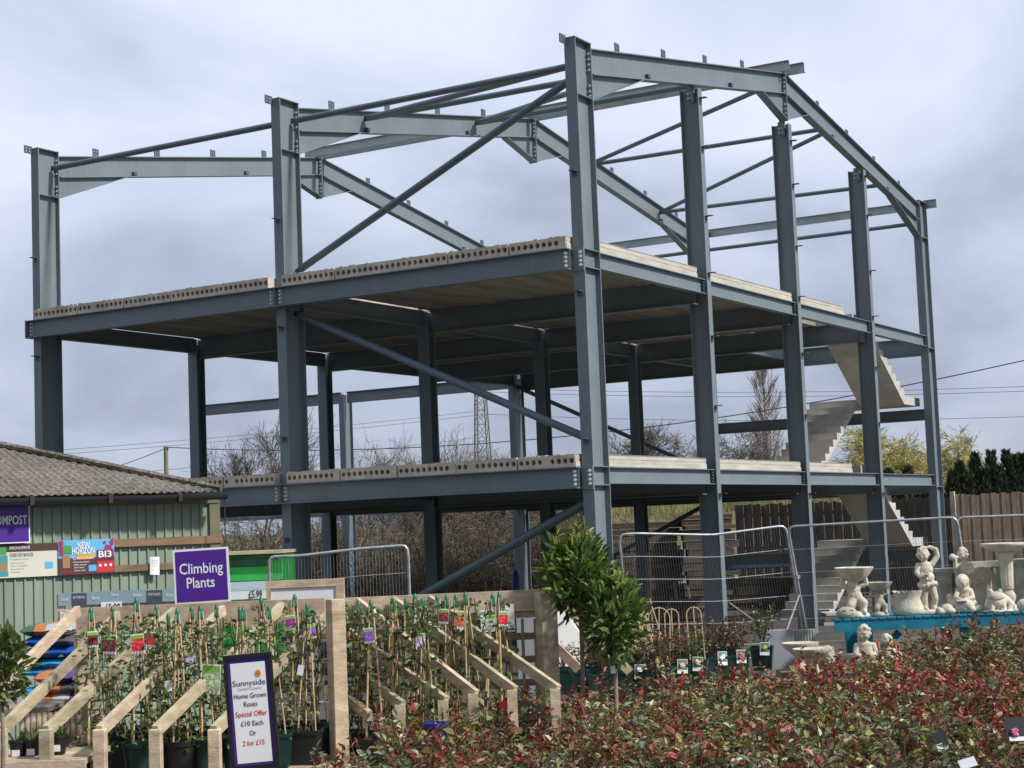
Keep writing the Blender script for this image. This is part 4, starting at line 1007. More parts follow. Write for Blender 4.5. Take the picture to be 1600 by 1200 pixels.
b = MB(); panel(b, w*.18, w*.49, -h*.48, h*.18, -.0035, .001); b.build('red_panel', flat('red_brown_print', (.14, .02, .03)), e)
b = MB(); panel(b, w*.185, w*.485, -h*.46, -h*.14, -.0045, .0008); b.build('red_band', flat('bright_red_print', (.55, .03, .04)), e)
q = random.Random(3); b = MB()
for i in range(46):
    side = q.choice((-1, 1)); x = side*w*.5-side*abs(q.gauss(0, .10))*w; z = h*q.uniform(.05, .48) if side > 0 else h*q.uniform(-.1, .46); r_ = q.uniform(.008, .02)
    if abs(x) > w*.495-r_: x = side*(w*.495-r_)
    b.cyl((x, -.0035-.0002*i/10, z), (x, -.0015, z), r_, n=6)
b.build('printed_flowers', flat('magenta_print', (.34, .03, .14)), e)
b = MB(); panel(b, -w*.42, -w*.27, h*.12, h*.34, -.0062, .001); b.build('green_badge', flat('green_print', (.06, .32, .08)), e)
b = MB(); panel(b, -w*.43, -w*.30, -h*.30, h*.08, -.0062, .001); b.build('bag_picture', flat('bag_print', (.32, .2, .10)), e)
b = MB(); panel(b, w*.03, w*.17, -h*.42, -h*.24, -.0062, .001); b.build('blue_sticker', flat('blue_print', (.10, .42, .72)), e)
b = MB()
for k in range(3): b.cyl((w*(.24+.095*k), -.0062, -h*.26), (w*(.24+.095*k), -.0045, -h*.26), .013, n=10)
b.build('white_icon', WHITE, e)
letters([('NEW', -w*.05, h*.32, .065, .12), ('HORIZON', -w*.06, h*.17, .062, .22), ('BI3', w*.33, h*.05, .062, .13)], TXT_W, e, y=-.0065, bold=.02, name='white_lettering')
letters([('ALL PLANT COMPOST', -w*.08, -h*.04, .022, .19), ('Peat free and sustainable', -w*.10, -h*.14, .016, .16), ('100% natural', -w*.12, -h*.22, .016, .12), ('Rich feed', -w*.14, -h*.30, .016, .09), ('Easy to water', -w*.12, -h*.38, .016, .11)], TXT_W, e, y=-.0065, name='small_print')
letters([('PEAT FREE', -w*.34, -h*.42, .022, .09)], TXT_R, e, y=-.0065, name='red_lettering')
e, w, h = sign('paper_notice', 'small curled white paper notice pinned to the shed batten', 'notice', 233.5, 870, 249, 898, wall_d(241, .075), yaw=WY, roll=-.04)
b = MB(); b.add([(-w/2+w*i/6, -.012*math.sin(PI*i/6)-.01*(j == 0)-.004, h*(j-.5)) for j in (0, 1) for i in range(7)], [(i, i+1, 8+i, 7+i) for i in range(6)]); b.build('sheet', WHITE, e, smooth=True)
letters([('Delivery', 0, h*.30, .016, .06), ('Free local', 0, h*.16, .014, .06), ('over £50', 0, h*.02, .014, .055), ('or', 0, -h*.1, .014, .012), ('Collect', 0, -h*.22, .014, .05)], TXT_G, e, y=-.022)

# ---------------------------------------------------------------- shelf headers behind the plant stand
HEAD = flat('grey_blue_print', (.26, .36, .40)); HEADL = flat('pale_blue_print', (.47, .66, .68)); SLATE = flat('slate_print', (.07, .08, .10))
e, w, h = sign('shelf_header', 'long grey blue shelf header strip with a price card below the shed posters', 'sign', 92, 923, 275, 943, 13.6, roll=.0, yaw=.05)
b = MB(); panel(b, -w/2, w/2, -h/2, h/2, 0, .012); b.build('strip', HEAD, e)
def X(u): return (u-183.5)*13.6/F_PX
for u0, u1 in ((113, 136), (229, 253)):
    b = MB(); panel(b, X(u0), X(u1), -h*.75, h*.42, -.003, .003); b.build('dark_tab', SLATE, e)
b = MB(); panel(b, X(158), X(190), -h*1.3, -h*.35, -.004, .003); b.build('price_card', WHITE, e)
letters([('£5.99', X(176), -h*.78, .055, .12)], TXT_K, e, y=-.006, bold=.012)
letters([('Gravel', X(102), 0, .028, .06), ('Bark', X(150), 0, .028, .06), ('Slate', X(180), h*.2, .028, .06), ('Pebbles', X(215), h*.1, .028, .08), ('Rockery', X(265), 0, .028, .06)], TXT_W, e, name='white_lettering')
letters([('BUTTERMILK', X(124.5), h*.1, .022, .095), ('IVORY BLACK', X(241), h*.1, .022, .10)], TXT_W, e, y=-.005, name='tab_lettering')
for u in (95, 270):
    b = MB(); b.box((X(u)-.03, .013, -1.56), (X(u)+.03, .08, h*.45)); b.build('post', WOOD, e)
b = MB(); panel(b, X(94), X(118), -h*2.7, -h*.8, .004, .008); b.build('pebble_sample', mat('pebble_print', (.55, .52, .48), rough=.8, var=.5, scale=60), e)
for u0, u1 in ((136, 158), (190, 268)):
    b = MB(); panel(b, X(u0), X(u1), -h*1.2, -h*.5, .004, .008); b.build('photo_strip', mat('photo_print', (.12, .10, .11), rough=.6, var=.6, scale=40), e)
e, w, h = sign('shelf_header', 'pale blue and white price header beside the Climbing Plants sign', 'sign', 357, 909, 417, 936, 13.4, yaw=.02)
b = MB(); panel(b, -w/2, w/2, -h/2, h/2, 0, .012); b.build('strip', WHITE, e)
b = MB(); panel(b, -w/2, w/2, 0.0, h/2, -.002, .002); b.build('pale_band', HEADL, e)
letters([('£5.99', w*.2, -h*.26, .06, .105)], TXT_K, e, bold=.012); letters([('Stone', -w*.3, h*.18, .026, .07), ('Chippings', w*.2, h*.18, .026, .1)], TXT_W, e, name='white_lettering')
b = MB(); b.box((-.03, .013, -1.55), (.03, .07, 0)); b.build('post', WOOD, e)
e, w, h = sign('display_board', 'white board in a pale wooden frame behind the corner post of the plant stand', 'board', 416, 906, 538, 962, 12.6, yaw=-.02)
b = MB(); panel(b, -w/2+.03, w/2-.05, -h/2, h/2-.03, .012, .01); b.build('white_sheet', WHITE, e)
b = MB(); b.box((-w/2, 0, h/2-.055), (w/2, .05, h/2)); b.build('top_rail', WOOD, e)
for x0, x1 in ((-w/2, -w/2+.035), (w/2-.06, w/2)):
    b = MB(); b.box((x0, 0.001, -1.48), (x1, .049, h/2-.056)); b.build('side_rail', WOOD, e)
# ---------------------------------------------------------------- Climbing Plants sign
e, w, h = sign('shop_sign', 'purple sign with white border lettered Climbing Plants', 'sign', 271.5, 857, 358.5, 942, 11.35, roll=.028, yaw=.0)
b = MB(); panel(b, -w/2, w/2, -h/2, h/2, 0, .008); b.build('board', WHITE, e)
b = MB(); panel(b, -w/2+.015, w/2-.015, -h/2+.014, h/2-.014, -.002, .0019); b.build('purple_panel', PURPLE, e)
letters([('Climbing', 0, h*.13, .074, w*.78), ('Plants', -w*.02, -h*.13, .074, w*.50)], TXT_W, e, bold=.008)
b = MB(); b.box((-.02, .009, -.75), (.02, .03, h*.2)); b.build('stake', WOODG, e)

# ---------------------------------------------------------------- plant stand
def bar_px(b, u0, v0, d0, u1, v1, d1, w, h, org, up=(0, 0, 1)): b.bar(at(u0, v0, d0)-org, at(u1, v1, d1)-org, w, h, up)
st = empty('plant_stand', Vector((at(330, 1000, 10.4).x, at(330, 1000, 10.4).y, 0)), 0, 'long wooden plant stand with slanting rails, left half holding dense climbers', 'plant stand')
so_ = Vector(st.location)
DL, DF = 11.0, 9.2
b = MB(); bar_px(b, 120, 969, DL, 508, 953, DL, .05, .155, so_); b.build('ridge_board', WOODW, st)
for us, vs_, up_ in ((122, 954, -66), (184, 962, 0), (272, 956, 72), (349, 953, 156), (440, 948, 243), (530, 944, 335)):
    b = MB(); bar_px(b, us, vs_, DL-.06, up_, 1143, DF, .036, .064, so_); b.build('strut', WOOD, st)
    if up_ > -10:
        b = MB(); p1 = at(up_, 1139, DF-.0)-so_; b.box((-.033, -.036, 0.0), (.033, .036, p1.z), m=Matrix.Translation((p1.x, p1.y, 0)) @ Matrix.Rotation(FACE, 4, 'Z')); b.build('front_post', WOOD, st, bevel=.004)
for us, vt, wd in ((128, 990, .085), (524, 936, .088)):
    b = MB(); p1 = at(us, vt, DL-.02 if us < 300 else 10.2)-so_; b.box((-wd/2, -.05, 0), (wd/2, .06, p1.z), m=Matrix.Translation((p1.x, p1.y, 0)) @ Matrix.Rotation(FACE+.45, 4, 'Z')); b.build('corner_post', WOODW if us < 300 else WOOD, st, bevel=.004)
b = MB(); bar_px(b, 490, 976, DL-.02, 512, 976, DL-.02, .05, .12, so_); b.build('block', WOODW, st)
b = MB(); p = at(330, 1000, 10.15)-so_
for k in range(6): b.box((-1.75, -.6+k*.2, .545), (.95, -.6+k*.2+.17, .573), m=Matrix.Translation((p.x, p.y, 0)) @ Matrix.Rotation(FACE, 4, 'Z'))
b.build('shelf', WOODW, st)
b = MB(); b.box((-1.85, -.78, .46), (.9, -.74, .573), m=Matrix.Translation((p.x, p.y, 0)) @ Matrix.Rotation(FACE, 4, 'Z')); b.build('front_rail', WOOD, st)
for v in (1000, 1040, 1078):
    b = MB(); bar_px(b, 440, v, DL+.05, 510, v-2, DL+.05, .02, .04, so_); b.build('lattice_slat', WOODG, st)
for u in (450, 472, 494):
    b = MB(); bar_px(b, u, 985, DL+.03, u+2, 1110, DL+.03, .02, .04, so_); b.build('lattice_slat', WOODG, st)
# right half
s2 = empty('plant_stand', Vector((at(700, 1000, 10.6).x, at(700, 1000, 10.6).y, 0)), 0, 'wooden plant stand with rails slanting to the right and canes with little foliage', 'plant stand')
so2 = Vector(s2.location); DR = 11.05
b = MB(); bar_px(b, 538, 950, DR, 860, 936, DR, .05, .13, so2); b.build('ridge_board', WOOD, s2)
b = MB(); bar_px(b, 640, 967, DR+.01, 858, 958, DR+.01, .04, .045, so2); b.build('lower_rail', WOODW, s2)
for (u0, v0, d0, u1, v1, d1) in ((558, 941, DR-.05, 744, 1086, 10.2), (614, 939, DR-.05, 805, 1080, 10.2), (670, 937, DR-.05, 872, 1078, 10.2), (544, 988, 10.9, 697, 1096, 10.1), (544, 1042, 10.7, 630, 1103, 10.1), (544, 1093, 10.5, 578, 1119, 10.1), (866, 930, DR+.3, 984, 1050, 11.35), (866, 1008, DR+.3, 905, 1046, 11.3)):
    b = MB(); bar_px(b, u0, v0, d0, u1, v1, d1, .034, .060, so2); b.build('strut', WOOD, s2)
    if v1 < 1110 and u1 < 880:
        b = MB(); p1 = at(u1-5, v1-2, d1)-so2; b.box((-.03, -.033, 0), (.03, .033, p1.z), m=Matrix.Translation((p1.x, p1.y, 0)) @ Matrix.Rotation(FACE, 4, 'Z')); b.build('front_post', WOOD, s2)
for us, vt, wd, dd in ((852, 925, .11, DR-.12),):
    b = MB(); p1 = at(us, vt, dd)-so2; b.box((-wd/2, -.06, 0), (wd/2, .06, p1.z), m=Matrix.Translation((p1.x, p1.y, 0)) @ Matrix.Rotation(FACE+.35, 4, 'Z')); b.build('corner_post', WOOD, s2, bevel=.004)
for i in range(15):
    u = 556+i*20; b = MB(); bar_px(b, u, 972-i*.4, DR+.05, u+5, 1120, DR+.05, .018, .045, so2); b.build('lattice_slat', WOODW, s2)
for v in (1000, 1036, 1072, 1105):
    b = MB(); bar_px(b, 545, v+5, DR+.075, 845, v-7, DR+.075, .018, .045, so2); b.build('lattice_slat', WOODW, s2)
b = MB(); p = at(690, 1000, 10.6)-so2
for k in range(5): b.box((-.8, -.5+k*.2, .47), (.85, -.5+k*.2+.17, .498), m=Matrix.Translation((p.x, p.y, 0)) @ Matrix.Rotation(FACE, 4, 'Z'))
b.build('shelf', WOODW, s2)

# ---------------------------------------------------------------- climbing plants in pots, each on three capped canes
def pot_mesh(w, h, m, square=True):
    b = MB()
    if square:
        a, c = w*.40, w*.5
        b.add([(-a,-a,0),(a,-a,0),(a,a,0),(-a,a,0),(-c,-c,h),(c,-c,h),(c,c,h),(-c,c,h)], [(0,3,2,1),(0,1,5,4),(1,2,6,5),(2,3,7,6),(3,0,4,7)])
        for s_ in (-1, 1): b.box((-c-.004, s_*c-.004, h-.022), (c+.004, s_*c+.004, h)); b.box((s_*c-.004, -c+.004, h-.022), (s_*c+.004, c-.004, h))
    else:
        b.lathe([(w*.37, 0), (w*.48, h*.86), (w*.52, h*.86), (w*.53, h), (w*.49, h), (w*.46, h*.9)], n=18)
    return b.mesh('pot', m, smooth=not square, ang=40)
b = MB(); b.lathe([(.085, .172), (.06, .18), (.02, .182)], n=14); soilm = b.mesh('soil', SOIL)
PM = {('g', 1): pot_mesh(.19, .2, POT_G, True), ('b', 1): pot_mesh(.19, .2, POT_B, True), ('g', 0): pot_mesh(.2, .2, POT_G, False), ('b', 0): pot_mesh(.2, .2, POT_B, False)}
GREENS = [(0.075, 0.125, 0.036), (0.12, 0.185, 0.052), (0.17, 0.25, 0.07), (0.06, 0.095, 0.035), (0.23, 0.29, 0.11)]
def climber_mesh(seed, n, rad=.10, H=.93, top=False):
    q = random.Random(seed); b = MB(); sb = MB()
    for k in range(4):
        a0 = q.uniform(0, 6.28); pts = []; tw_ = q.choice((-1, 1))*q.uniform(3, 7)
        for i in range(12):
            z = .19+H*i/11; rr = rad*.55*(1-.6*i/11); a = a0+tw_*i/11; pts.append((rr*math.cos(a)+q.gauss(0, .008), rr*math.sin(a)+q.gauss(0, .008), z))
        sb.path(pts, .0035, n=4, caps=False)
    for i in range(n):
        z = .18+H*(q.random()**(.9 if not top else .6)); rr = rad*(1.15-.55*(z-.18)/H)*math.sqrt(q.random())*1.25; a = q.uniform(0, 6.28)
        if q.random() < .06: rr *= 1.7
        p = Vector((rr*math.cos(a), rr*math.sin(a), z)); d = Vector((math.cos(a)+q.gauss(0, .5), math.sin(a)+q.gauss(0, .5), q.gauss(-.1, .5)))
        c = tint(q.choice(GREENS), q); L = q.uniform(.026, .058)
        leaf(b, p, d, L, L*q.uniform(.5, .75), c, q)
        if i % 5 == 0: sb.path([p, p-Vector((p.x*.6, p.y*.6, .03))], .0016, n=3, caps=False)
    return b.mesh('foliage', LEAF), sb.mesh('vine_stem', STEM)
DENSE = [climber_mesh(i, 145, .115, H=.84) for i in range(4)]
THIN = [climber_mesh(20+i, 60, .085, H=.9) for i in range(3)]
CARDCOL = {'maroon': (.22, .02, .05), 'red': (.55, .02, .03), 'violet': (.20, .09, .42), 'pale violet': (.50, .42, .62), 'white': (.66, .68, .66), 'purple': (.26, .02, .22), 'leafy green': (.35, .45, .25), 'orange red': (.50, .12, .05)}
def cardpart(parent, loc, rz, cn, w=.055, h=.085, tilt=0.0, lean=0.0, seed=0):
    q = random.Random(seed+len(cn)); b = MB(); b.box((-w/2, 0, 0), (w/2, .0015, h)); o = b.build('picture_card', WHITE, parent); o.location = loc; o.rotation_euler = (lean, tilt, rz)
    b = MB(); b.box((-w*.46, -.0012, h*.76), (w*.46, -.0002, h*.95)); b.build('green_strip', flat('label_green', (.20, .45, .06)), o)
    b = MB(); b.box((-w*.48, -.001, h*.14), (w*.48, -.0002, h*.76)); b.build('picture', mat('picture_'+cn.replace(' ', '_'), CARDCOL[cn], rough=.4, var=.45, scale=55) if 'picture_'+cn.replace(' ', '_') not in MATS else MATS['picture_'+cn.replace(' ', '_')], o)
    b = MB()
    for i in range(7):
        x = q.uniform(-.36, .36)*w; z = h*q.uniform(.24, .68); b.cyl((x, -.0022, z), (x, -.0012, z), w*q.uniform(.07, .15), n=7)
    c0 = CARDCOL[cn]; b.build('flower_print', flat('flower_'+cn.replace(' ', '_'), tuple(min(.8, x*1.6+.05) for x in c0)), o)
    b = MB()
    for i in range(4): b.cyl((-w*.33+i*w*.22, -.0018, h*.075), (-w*.33+i*w*.22, -.0004, h*.075), w*.08, n=8)
    b.build('symbol_print', TXT_G, o)
    return o
def climber(u, vcap, d, dense, potk, card=None, cardv=1000, seed=0, label=None, group=None, csize=1.0, coff=0.0, lean=0.0):
    q = random.Random(seed); zt = at(u, vcap, d).z; p = at(u, 1100, d); base = .575 if u < 520 else .50
    if group is None: group = 'climbers without a card'
    e = empty('climbing_plant', (p.x, p.y, base), FACE+q.uniform(-.3, .3), label, 'climbing plant', None if card else group)
    o = bpy.data.objects.new('pot', PM[(potk, seed % 2)]); col.objects.link(o); o.parent = e
    o = bpy.data.objects.new('soil', soilm); col.objects.link(o); o.parent = e
    fm, sm = (DENSE[seed % 4] if dense else THIN[seed % 3])
    H = zt-base; s_ = H/1.13
    for nm, me in (('foliage', fm), ('vine_stem', sm)):
        o = bpy.data.objects.new(nm, me); col.objects.link(o); o.parent = e; o.scale = (1, 1, s_); o.rotation_euler = (0, 0, q.uniform(0, 6.28))
    for k in range(3):
        a = 2*PI*k/3+q.uniform(-.3, .3); b = MB(); r0 = q.uniform(.055, .075); m1 = Vector((lean, 0, H-.03))
        b.cyl((r0*math.cos(a), r0*math.sin(a), .1), m1+Vector((.012*math.cos(a), .012*math.sin(a), .0)), .0058, .005, n=6); b.build('cane', CANE, e)
    b = MB(); b.lathe([(.0175, -.078), (.018, -.065), (.014, -.02), (.009, .0), (.002, .007)], n=10, o=(lean, 0, H)); b.build('cane_cap', CAP, e, smooth=True)
    if q.random() < .35 or not dense:
        z = H*q.uniform(.55, .8); b = MB(); b.lathe([(.034, z-.004), (.037, z), (.034, z+.004)], n=8); b.build('tie', POT_B, e)
    if card:
        zc = at(u, cardv, d).z-base; cardpart(e, (coff, -.09, zc-.045*csize), -e.rotation_euler.z+FACE+q.uniform(-.35, .35), card, .06*csize, .09*csize, tilt=q.uniform(-.12, .12), seed=seed)
    if not card and q.random() < .45:
        zc = H*q.uniform(.45, .82); b = MB(); b.box((-.018, 0, 0), (.018, .001, .06)); o = b.build('white_tag', WHITE, e); o.location = (q.uniform(-.04, .04), -.085, zc); o.rotation_euler = (0, q.uniform(-.3, .3), q.uniform(-.4, .4))
    if potk == 'g' and dense and seed % 2:
        b = MB(); b.box((-.03, -.105, .12), (.03, -.1035, .165)); b.build('pot_sticker', WHITE, e)
    return e
NL = 'dense leafy climber on capped canes, left half of plant stand, without a card'
NR = 'thin climber with bare canes, right half of plant stand, without a card'
left = [(148, 950, 9.75, 'b', 'maroon', 998), (183, 948, 10.3, 'b', 'maroon', 1006), (217, 935, 9.8, 'g', 'red', 1005), (246, 946, 10.35, 'b', 'red', 998), (281, 952, 9.8, 'b', None, 0), (303, 948, 10.4, 'g', 'pale violet', 1030),
        (321, 947, 9.85, 'g', 'leafy green', 1060), (349, 945, 10.3, 'b', None, 0), (370, 950, 9.9, 'g', None, 0), (386, 950, 10.4, 'b', None, 0), (412, 935, 10.5, 'b', None, 0), (430, 947, 10.0, 'g', None, 0), (462, 930, 10.5, 'b', 'purple', 972), (477, 944, 10.1, 'b', None, 0), (498, 955, 10.5, 'g', 'violet', 985), (168, 965, 10.55, 'b', None, 0), (232, 958, 10.65, 'g', None, 0), (262, 960, 10.0, 'b', None, 0)]
for i, (u, v, d, pk, cd, cv) in enumerate(left):
    ex = {148: ' hanging nearest the left end', 183: ', larger card, between two others', 217: ', big, over a green pot', 246: ' beside a white tag'}.get(u, '')
    lab = NL if not cd else 'leafy climber with a %s picture card%s, left half of stand' % (cd, ex)
    climber(u, v, d, i not in (10, 12, 13, 14), pk, cd, cv, i, lab, 'leafy climbers in the left stand', csize=1.25 if u in (183, 217) else 1.9 if cd == 'leafy green' else 1.0, coff=.03 if u == 321 else 0, lean=random.Random(i+7).uniform(-.035, .035))
right = [(549, 950, 10.6, None, 0), (572, 940, 10.5, None, 0), (581, 939, 10.2, 'violet', 992), (611, 936, 10.6, None, 0), (625, 936, 10.35, None, 0), (646, 936, 10.7, None, 0), (655, 929, 10.4, 'white', 962), (664, 936, 10.25, 'pale violet', 1000), (690, 931, 10.75, None, 0), (704, 930, 10.5, 'maroon', 962), (724, 930, 10.75, 'orange red', 968), (743, 926, 10.45, None, 0), (765, 929, 10.7, 'white', 972), (790, 926, 10.45, 'red', 966), (668, 935, 10.8, None, 0)]
for i, (u, v, d, cd, cv) in enumerate(right):
    lab = NR if not cd else 'caned climber with a %s picture card, right half of stand%s' % (cd, {655: ', beside the pale violet card', 765: ', left of bright red card'}.get(u, ''))
    climber(u, v, d, False, 'b', cd, cv, 40+i, lab, 'thin climbers in the right stand', csize=1.3 if cd == 'orange red' else 1.0, lean=random.Random(i+3).uniform(-.05, .05))
# leafy patch on some of the canes at right
for i, (u, v, d) in enumerate(((560, 985, 10.4), (662, 1015, 10.15))):
    p = at(u, 1100, d); e = empty('climbing_plant', (p.x, p.y, .50), i*2.0, 'leafy green climber just right of the corner post' if i == 0 else 'leafy green climber on the middle canes of the right half of the stand', 'climbing plant')
    for nm, me in zip(('foliage', 'vine_stem'), climber_mesh(60+i, 170, .10, H=.80)):
        o = bpy.data.objects.new(nm, me); col.objects.link(o); o.parent = e
    o = bpy.data.objects.new('pot', PM[('b', 0)]); col.objects.link(o); o.parent = e
    o = bpy.data.objects.new('soil', soilm); col.objects.link(o); o.parent = e
# two white product cards standing in the stand
for (u0, v0, u1, v1, d, lab) in ((679, 951, 697, 983, 10.9, 'plain white info card behind the canes beside the maroon card'), (751, 953, 772, 987, 10.95, 'plain white info card hung on the ridge of the right stand'), (784, 944, 804, 987, 10.95, 'plain white info card behind the bright red card'), (484, 1020, 500, 1072, 10.8, 'grey information card among canes near the corner post')):
    e, w, h = sign('info_card', lab, 'card', u0, v0, u1, v1, d, roll=.02); b = MB(); panel(b, -w/2, w/2, -h/2, h/2, 0, .002); b.build('card', WHITE if u0 > 500 else flat('grey_card', (.52, .55, .54)), e)
    b = MB(); panel(b, -w*.4, w*.4, -h*.44, -h*.36, -.001, .0008); b.build('dark_strip', TXT_G, e)
    if u0 == 484:
        b = MB(); b.cyl((w*.2, -.002, h*.38), (w*.2, 0, h*.38), .008, n=8); b.build('badge', TXT_K, e)

# ---------------------------------------------------------------- Home Grown Roses sign on its stake
e, w, h = sign('shop_sign', 'black framed price sign for home grown roses with purple mount', 'sign', 355, 1022, 431, 1200, 8.6, roll=.055, yaw=-.0)
BLACKF = mat('black_frame', (.012, .012, .015), rough=.35, var=.1)
b = MB(); b.box((-w/2, 0, -h/2), (w/2, .02, h/2)); b.build('backing', BLACKF, e)
fw = .02
for lo, hi in (((-w/2, -.014, h/2-fw), (w/2, -.0005, h/2)), ((-w/2, -.014, -h/2), (w/2, -.0005, -h/2+fw)), ((-w/2, -.013, -h/2+fw), (-w/2+fw, -.0005, h/2-fw)), ((w/2-fw, -.013, -h/2+fw), (w/2, -.0005, h/2-fw))):
    b = MB(); b.box(lo, hi); b.build('frame_bar', BLACKF, e)
b = MB(); panel(b, -w/2+fw, w/2-fw, -h/2+fw, h/2-fw, -.003, .002); b.build('purple_mount', PURPLE, e)
b = MB(); panel(b, -w/2+.034, w/2-.036, -h/2+.032, h/2-.044, -.0055, .002); b.build('paper', WHITE, e)
pw_ = w-.075
letters([('Sunnyside', 0, h*.247, .030, pw_*.97)], TXT_P, e, y=-.0075, name='logo_lettering')
letters([('Garden Centre', 0, h*.197, .014, pw_*.70)], flat('lilac_print', (.30, .22, .45)), e, y=-.0075, name='small_lettering')
letters([('Home Grown', 0, h*.135, .026, pw_*.95), ('Roses', 0, h*.062, .027, pw_*.40), ('£10 Each', 0, -h*.105, .026, pw_*.66), ('Or', 0, -h*.19, .026, pw_*.20)], TXT_K, e, y=-.0075, bold=.004)
letters([('Special Offer', 0, -h*.022, .027, pw_*.93), ('2 for £15', 0, -h*.275, .027, pw_*.64)], TXT_R, e, y=-.0075, bold=.006, name='red_lettering')
b = MB()
for i in range(10):
    a = 2*PI*i/10; b.cyl((w*.20+.010*math.cos(a), -.0085, h*.325+.012*math.sin(a)), (w*.20+.010*math.cos(a), -.0065, h*.325+.012*math.sin(a)), .0062, n=7)
b.build('sunflower_print', flat('flower_yellow', (.72, .36, .03)), e)
b = MB(); b.cyl((w*.20, -.0096, h*.325), (w*.20, -.0066, h*.325), .0068, n=10); b.build('flower_centre', flat('flower_red', (.36, .07, .02)), e)
b = MB(); b.box((-.02, .021, -.95), (.02, .05, h*.3)); b.build('stake', WOODG, e)

# ---------------------------------------------------------------- compost bags, log roll, small pots at far left
def bag(u0, u1, v0, v1, d, cols, label, seed, rz=0.0, grp=None):
    q = random.Random(seed); s_ = d/F_PX; p = at((u0+u1)/2, v1, d); w = (u1-u0)*s_; h = (v1-v0)*s_; b = MB(); nu, nv = 14, 8; dep = .42
    vs = []; fs = []; cs = []
    for lay in (0, 1):
        for j in range(nv+1):
            for i in range(nu+1):
                x = (i/nu-.5); y = (j/nv-.5); ed = (1-(2*abs(x))**4)*(1-(2*abs(y))**4); k = max(0, ed)**.45
                z = h*.5+(h*.56*k if lay else -h*.48*k)+.012*mnoise.noise((x*5+seed, y*5, lay*3))
                vs.append((x*w*(1+.02*q.random()), y*dep+dep*.5, z))
    off = (nu+1)*(nv+1)
    for lay in (0, 1):
        for j in range(nv):
            for i in range(nu):
                a = lay*off+j*(nu+1)+i; f_ = (a, a+1, a+nu+2, a+nu+1); fs.append(f_ if lay else f_[::-1])
                cs.append(cols[min(len(cols)-1, int(len(cols)*(i+.5*mnoise.noise((j*.9, seed, 0)))/nu)) if i else 0])
    for f_, c in zip(fs, cs): b.add([vs[k] for k in f_], [(0, 1, 2, 3)], c)
    me = b.mesh('compost_bag', BAGM, smooth=True); o = bpy.data.objects.new('compost_bag', me); col.objects.link(o); o.location = p; o.rotation_euler = (0, 0, FACE+rz)
    bm_ = __import__('bmesh').new(); bm_.from_mesh(me); __import__('bmesh').ops.remove_doubles(bm_, verts=bm_.verts, dist=.0005); bm_.to_mesh(me); bm_.free()
    tag(o, label, 'compost bag', grp)
BAGM = mat('bag_plastic', (1, 1, 1), rough=.32, var=.15, scale=14, attr=True, bump=.12, bscale=16)
bl, lb, orr, pu, gn, wh, dk = (.015, .09, .36), (.03, .30, .55), (.50, .16, .04), (.10, .05, .22), (.05, .12, .06), (.45, .45, .45), (.10, .09, .10)
for i, (u0, u1, v0, v1, cols, lab) in enumerate([
    (31, 95, 1075, 1095, (lb, bl), 'blue compost bag at the bottom of the left stack'),
    (33, 118, 1043, 1059, (lb, lb, wh, lb), 'light blue compost bag low in the stack below the shed wall'), (35, 118, 1031, 1046, (gn, lb, lb), 'blue and green compost bag in the middle of the stack'),
    (34, 118, 1012, 1030, (bl, dk, bl, bl), 'deep blue compost bag with a dark print, third from the top'), (32, 112, 995, 1013, (bl, bl, dk), 'deep blue compost bag just under the topmost bag'), (30, 110, 977, 996, (gn, orr, wh, wh), 'green orange and white compost bag on top of the stack')]):
    bag(u0, u1, v0, v1, 13.2, cols, lab, i)
for i, (u0, u1, v0, v1, cols, lab) in enumerate([
    (60, 128, 1100, 1116, (orr, orr, pu), 'orange and purple bag at the bottom of the orange stack'), (56, 128, 1084, 1101, (orr, wh, pu), 'orange bag with white stripe, second from the bottom of the orange stack'), (58, 128, 1068, 1085, (orr, orr, dk, pu), 'orange bag with a grey end in the middle of the orange stack'), (52, 126, 1051, 1069, (orr, orr, pu, pu), 'orange and purple bag on top of the orange stack')]):
    bag(u0, u1, v0, v1, 12.0, cols, lab, 20+i, rz=.1)
def deck(name, u0, u1, d, z, dep, m, label, cat='bench', legs=True, n=4, t=.03):
    a = at(u0, 1000, d); c = at(u1, 1000, d); L = math.hypot(c.x-a.x, c.y-a.y); e = empty(name, ((a.x+c.x)/2, (a.y+c.y)/2, 0), FACE, label, cat)
    for k in range(n):
        b = MB(); b.box((-L/2, k*dep/n, z-t), (L/2, (k+1)*dep/n-.012, z)); b.build('slat', m, e)
    b = MB(); b.box((-L/2, -.028, z-.09), (L/2, -.002, z-.004)); b.build('front_rail', m, e)
    if legs:
        for sx in (-1, 1):
            for y in (.03, dep-.1):
                b = MB(); b.box((sx*(L/2-.06)-.035, y, 0), (sx*(L/2-.06)+.035, y+.07, z-t)); b.build('leg', m, e)
    return e
deck('pallet_bench', 28, 122, 13.1, at(75, 1096, 13.2).z, .6, WOODG, 'grey pallet bench carrying the blue compost bags')
deck('pallet_bench', 50, 130, 11.9, at(90, 1117, 12.0).z, .6, WOODG, 'low grey pallet bench carrying the orange compost bags')
deck('pallet_bench', -90, 74, 10.6, at(20, 1106, 10.6).z, .5, WOODG, 'grey wooden bench at the far left edge behind the slanting rails')
LOGM = mat('split_log', (.40, .31, .22), rough=.9, var=.3, scale=5, bump=.25, rndvar=.1)
p = at(78, 1165, 9.9); e = empty('log_roll', p, FACE+.25, 'roll of split log edging lying behind the slanting rails', 'log roll')
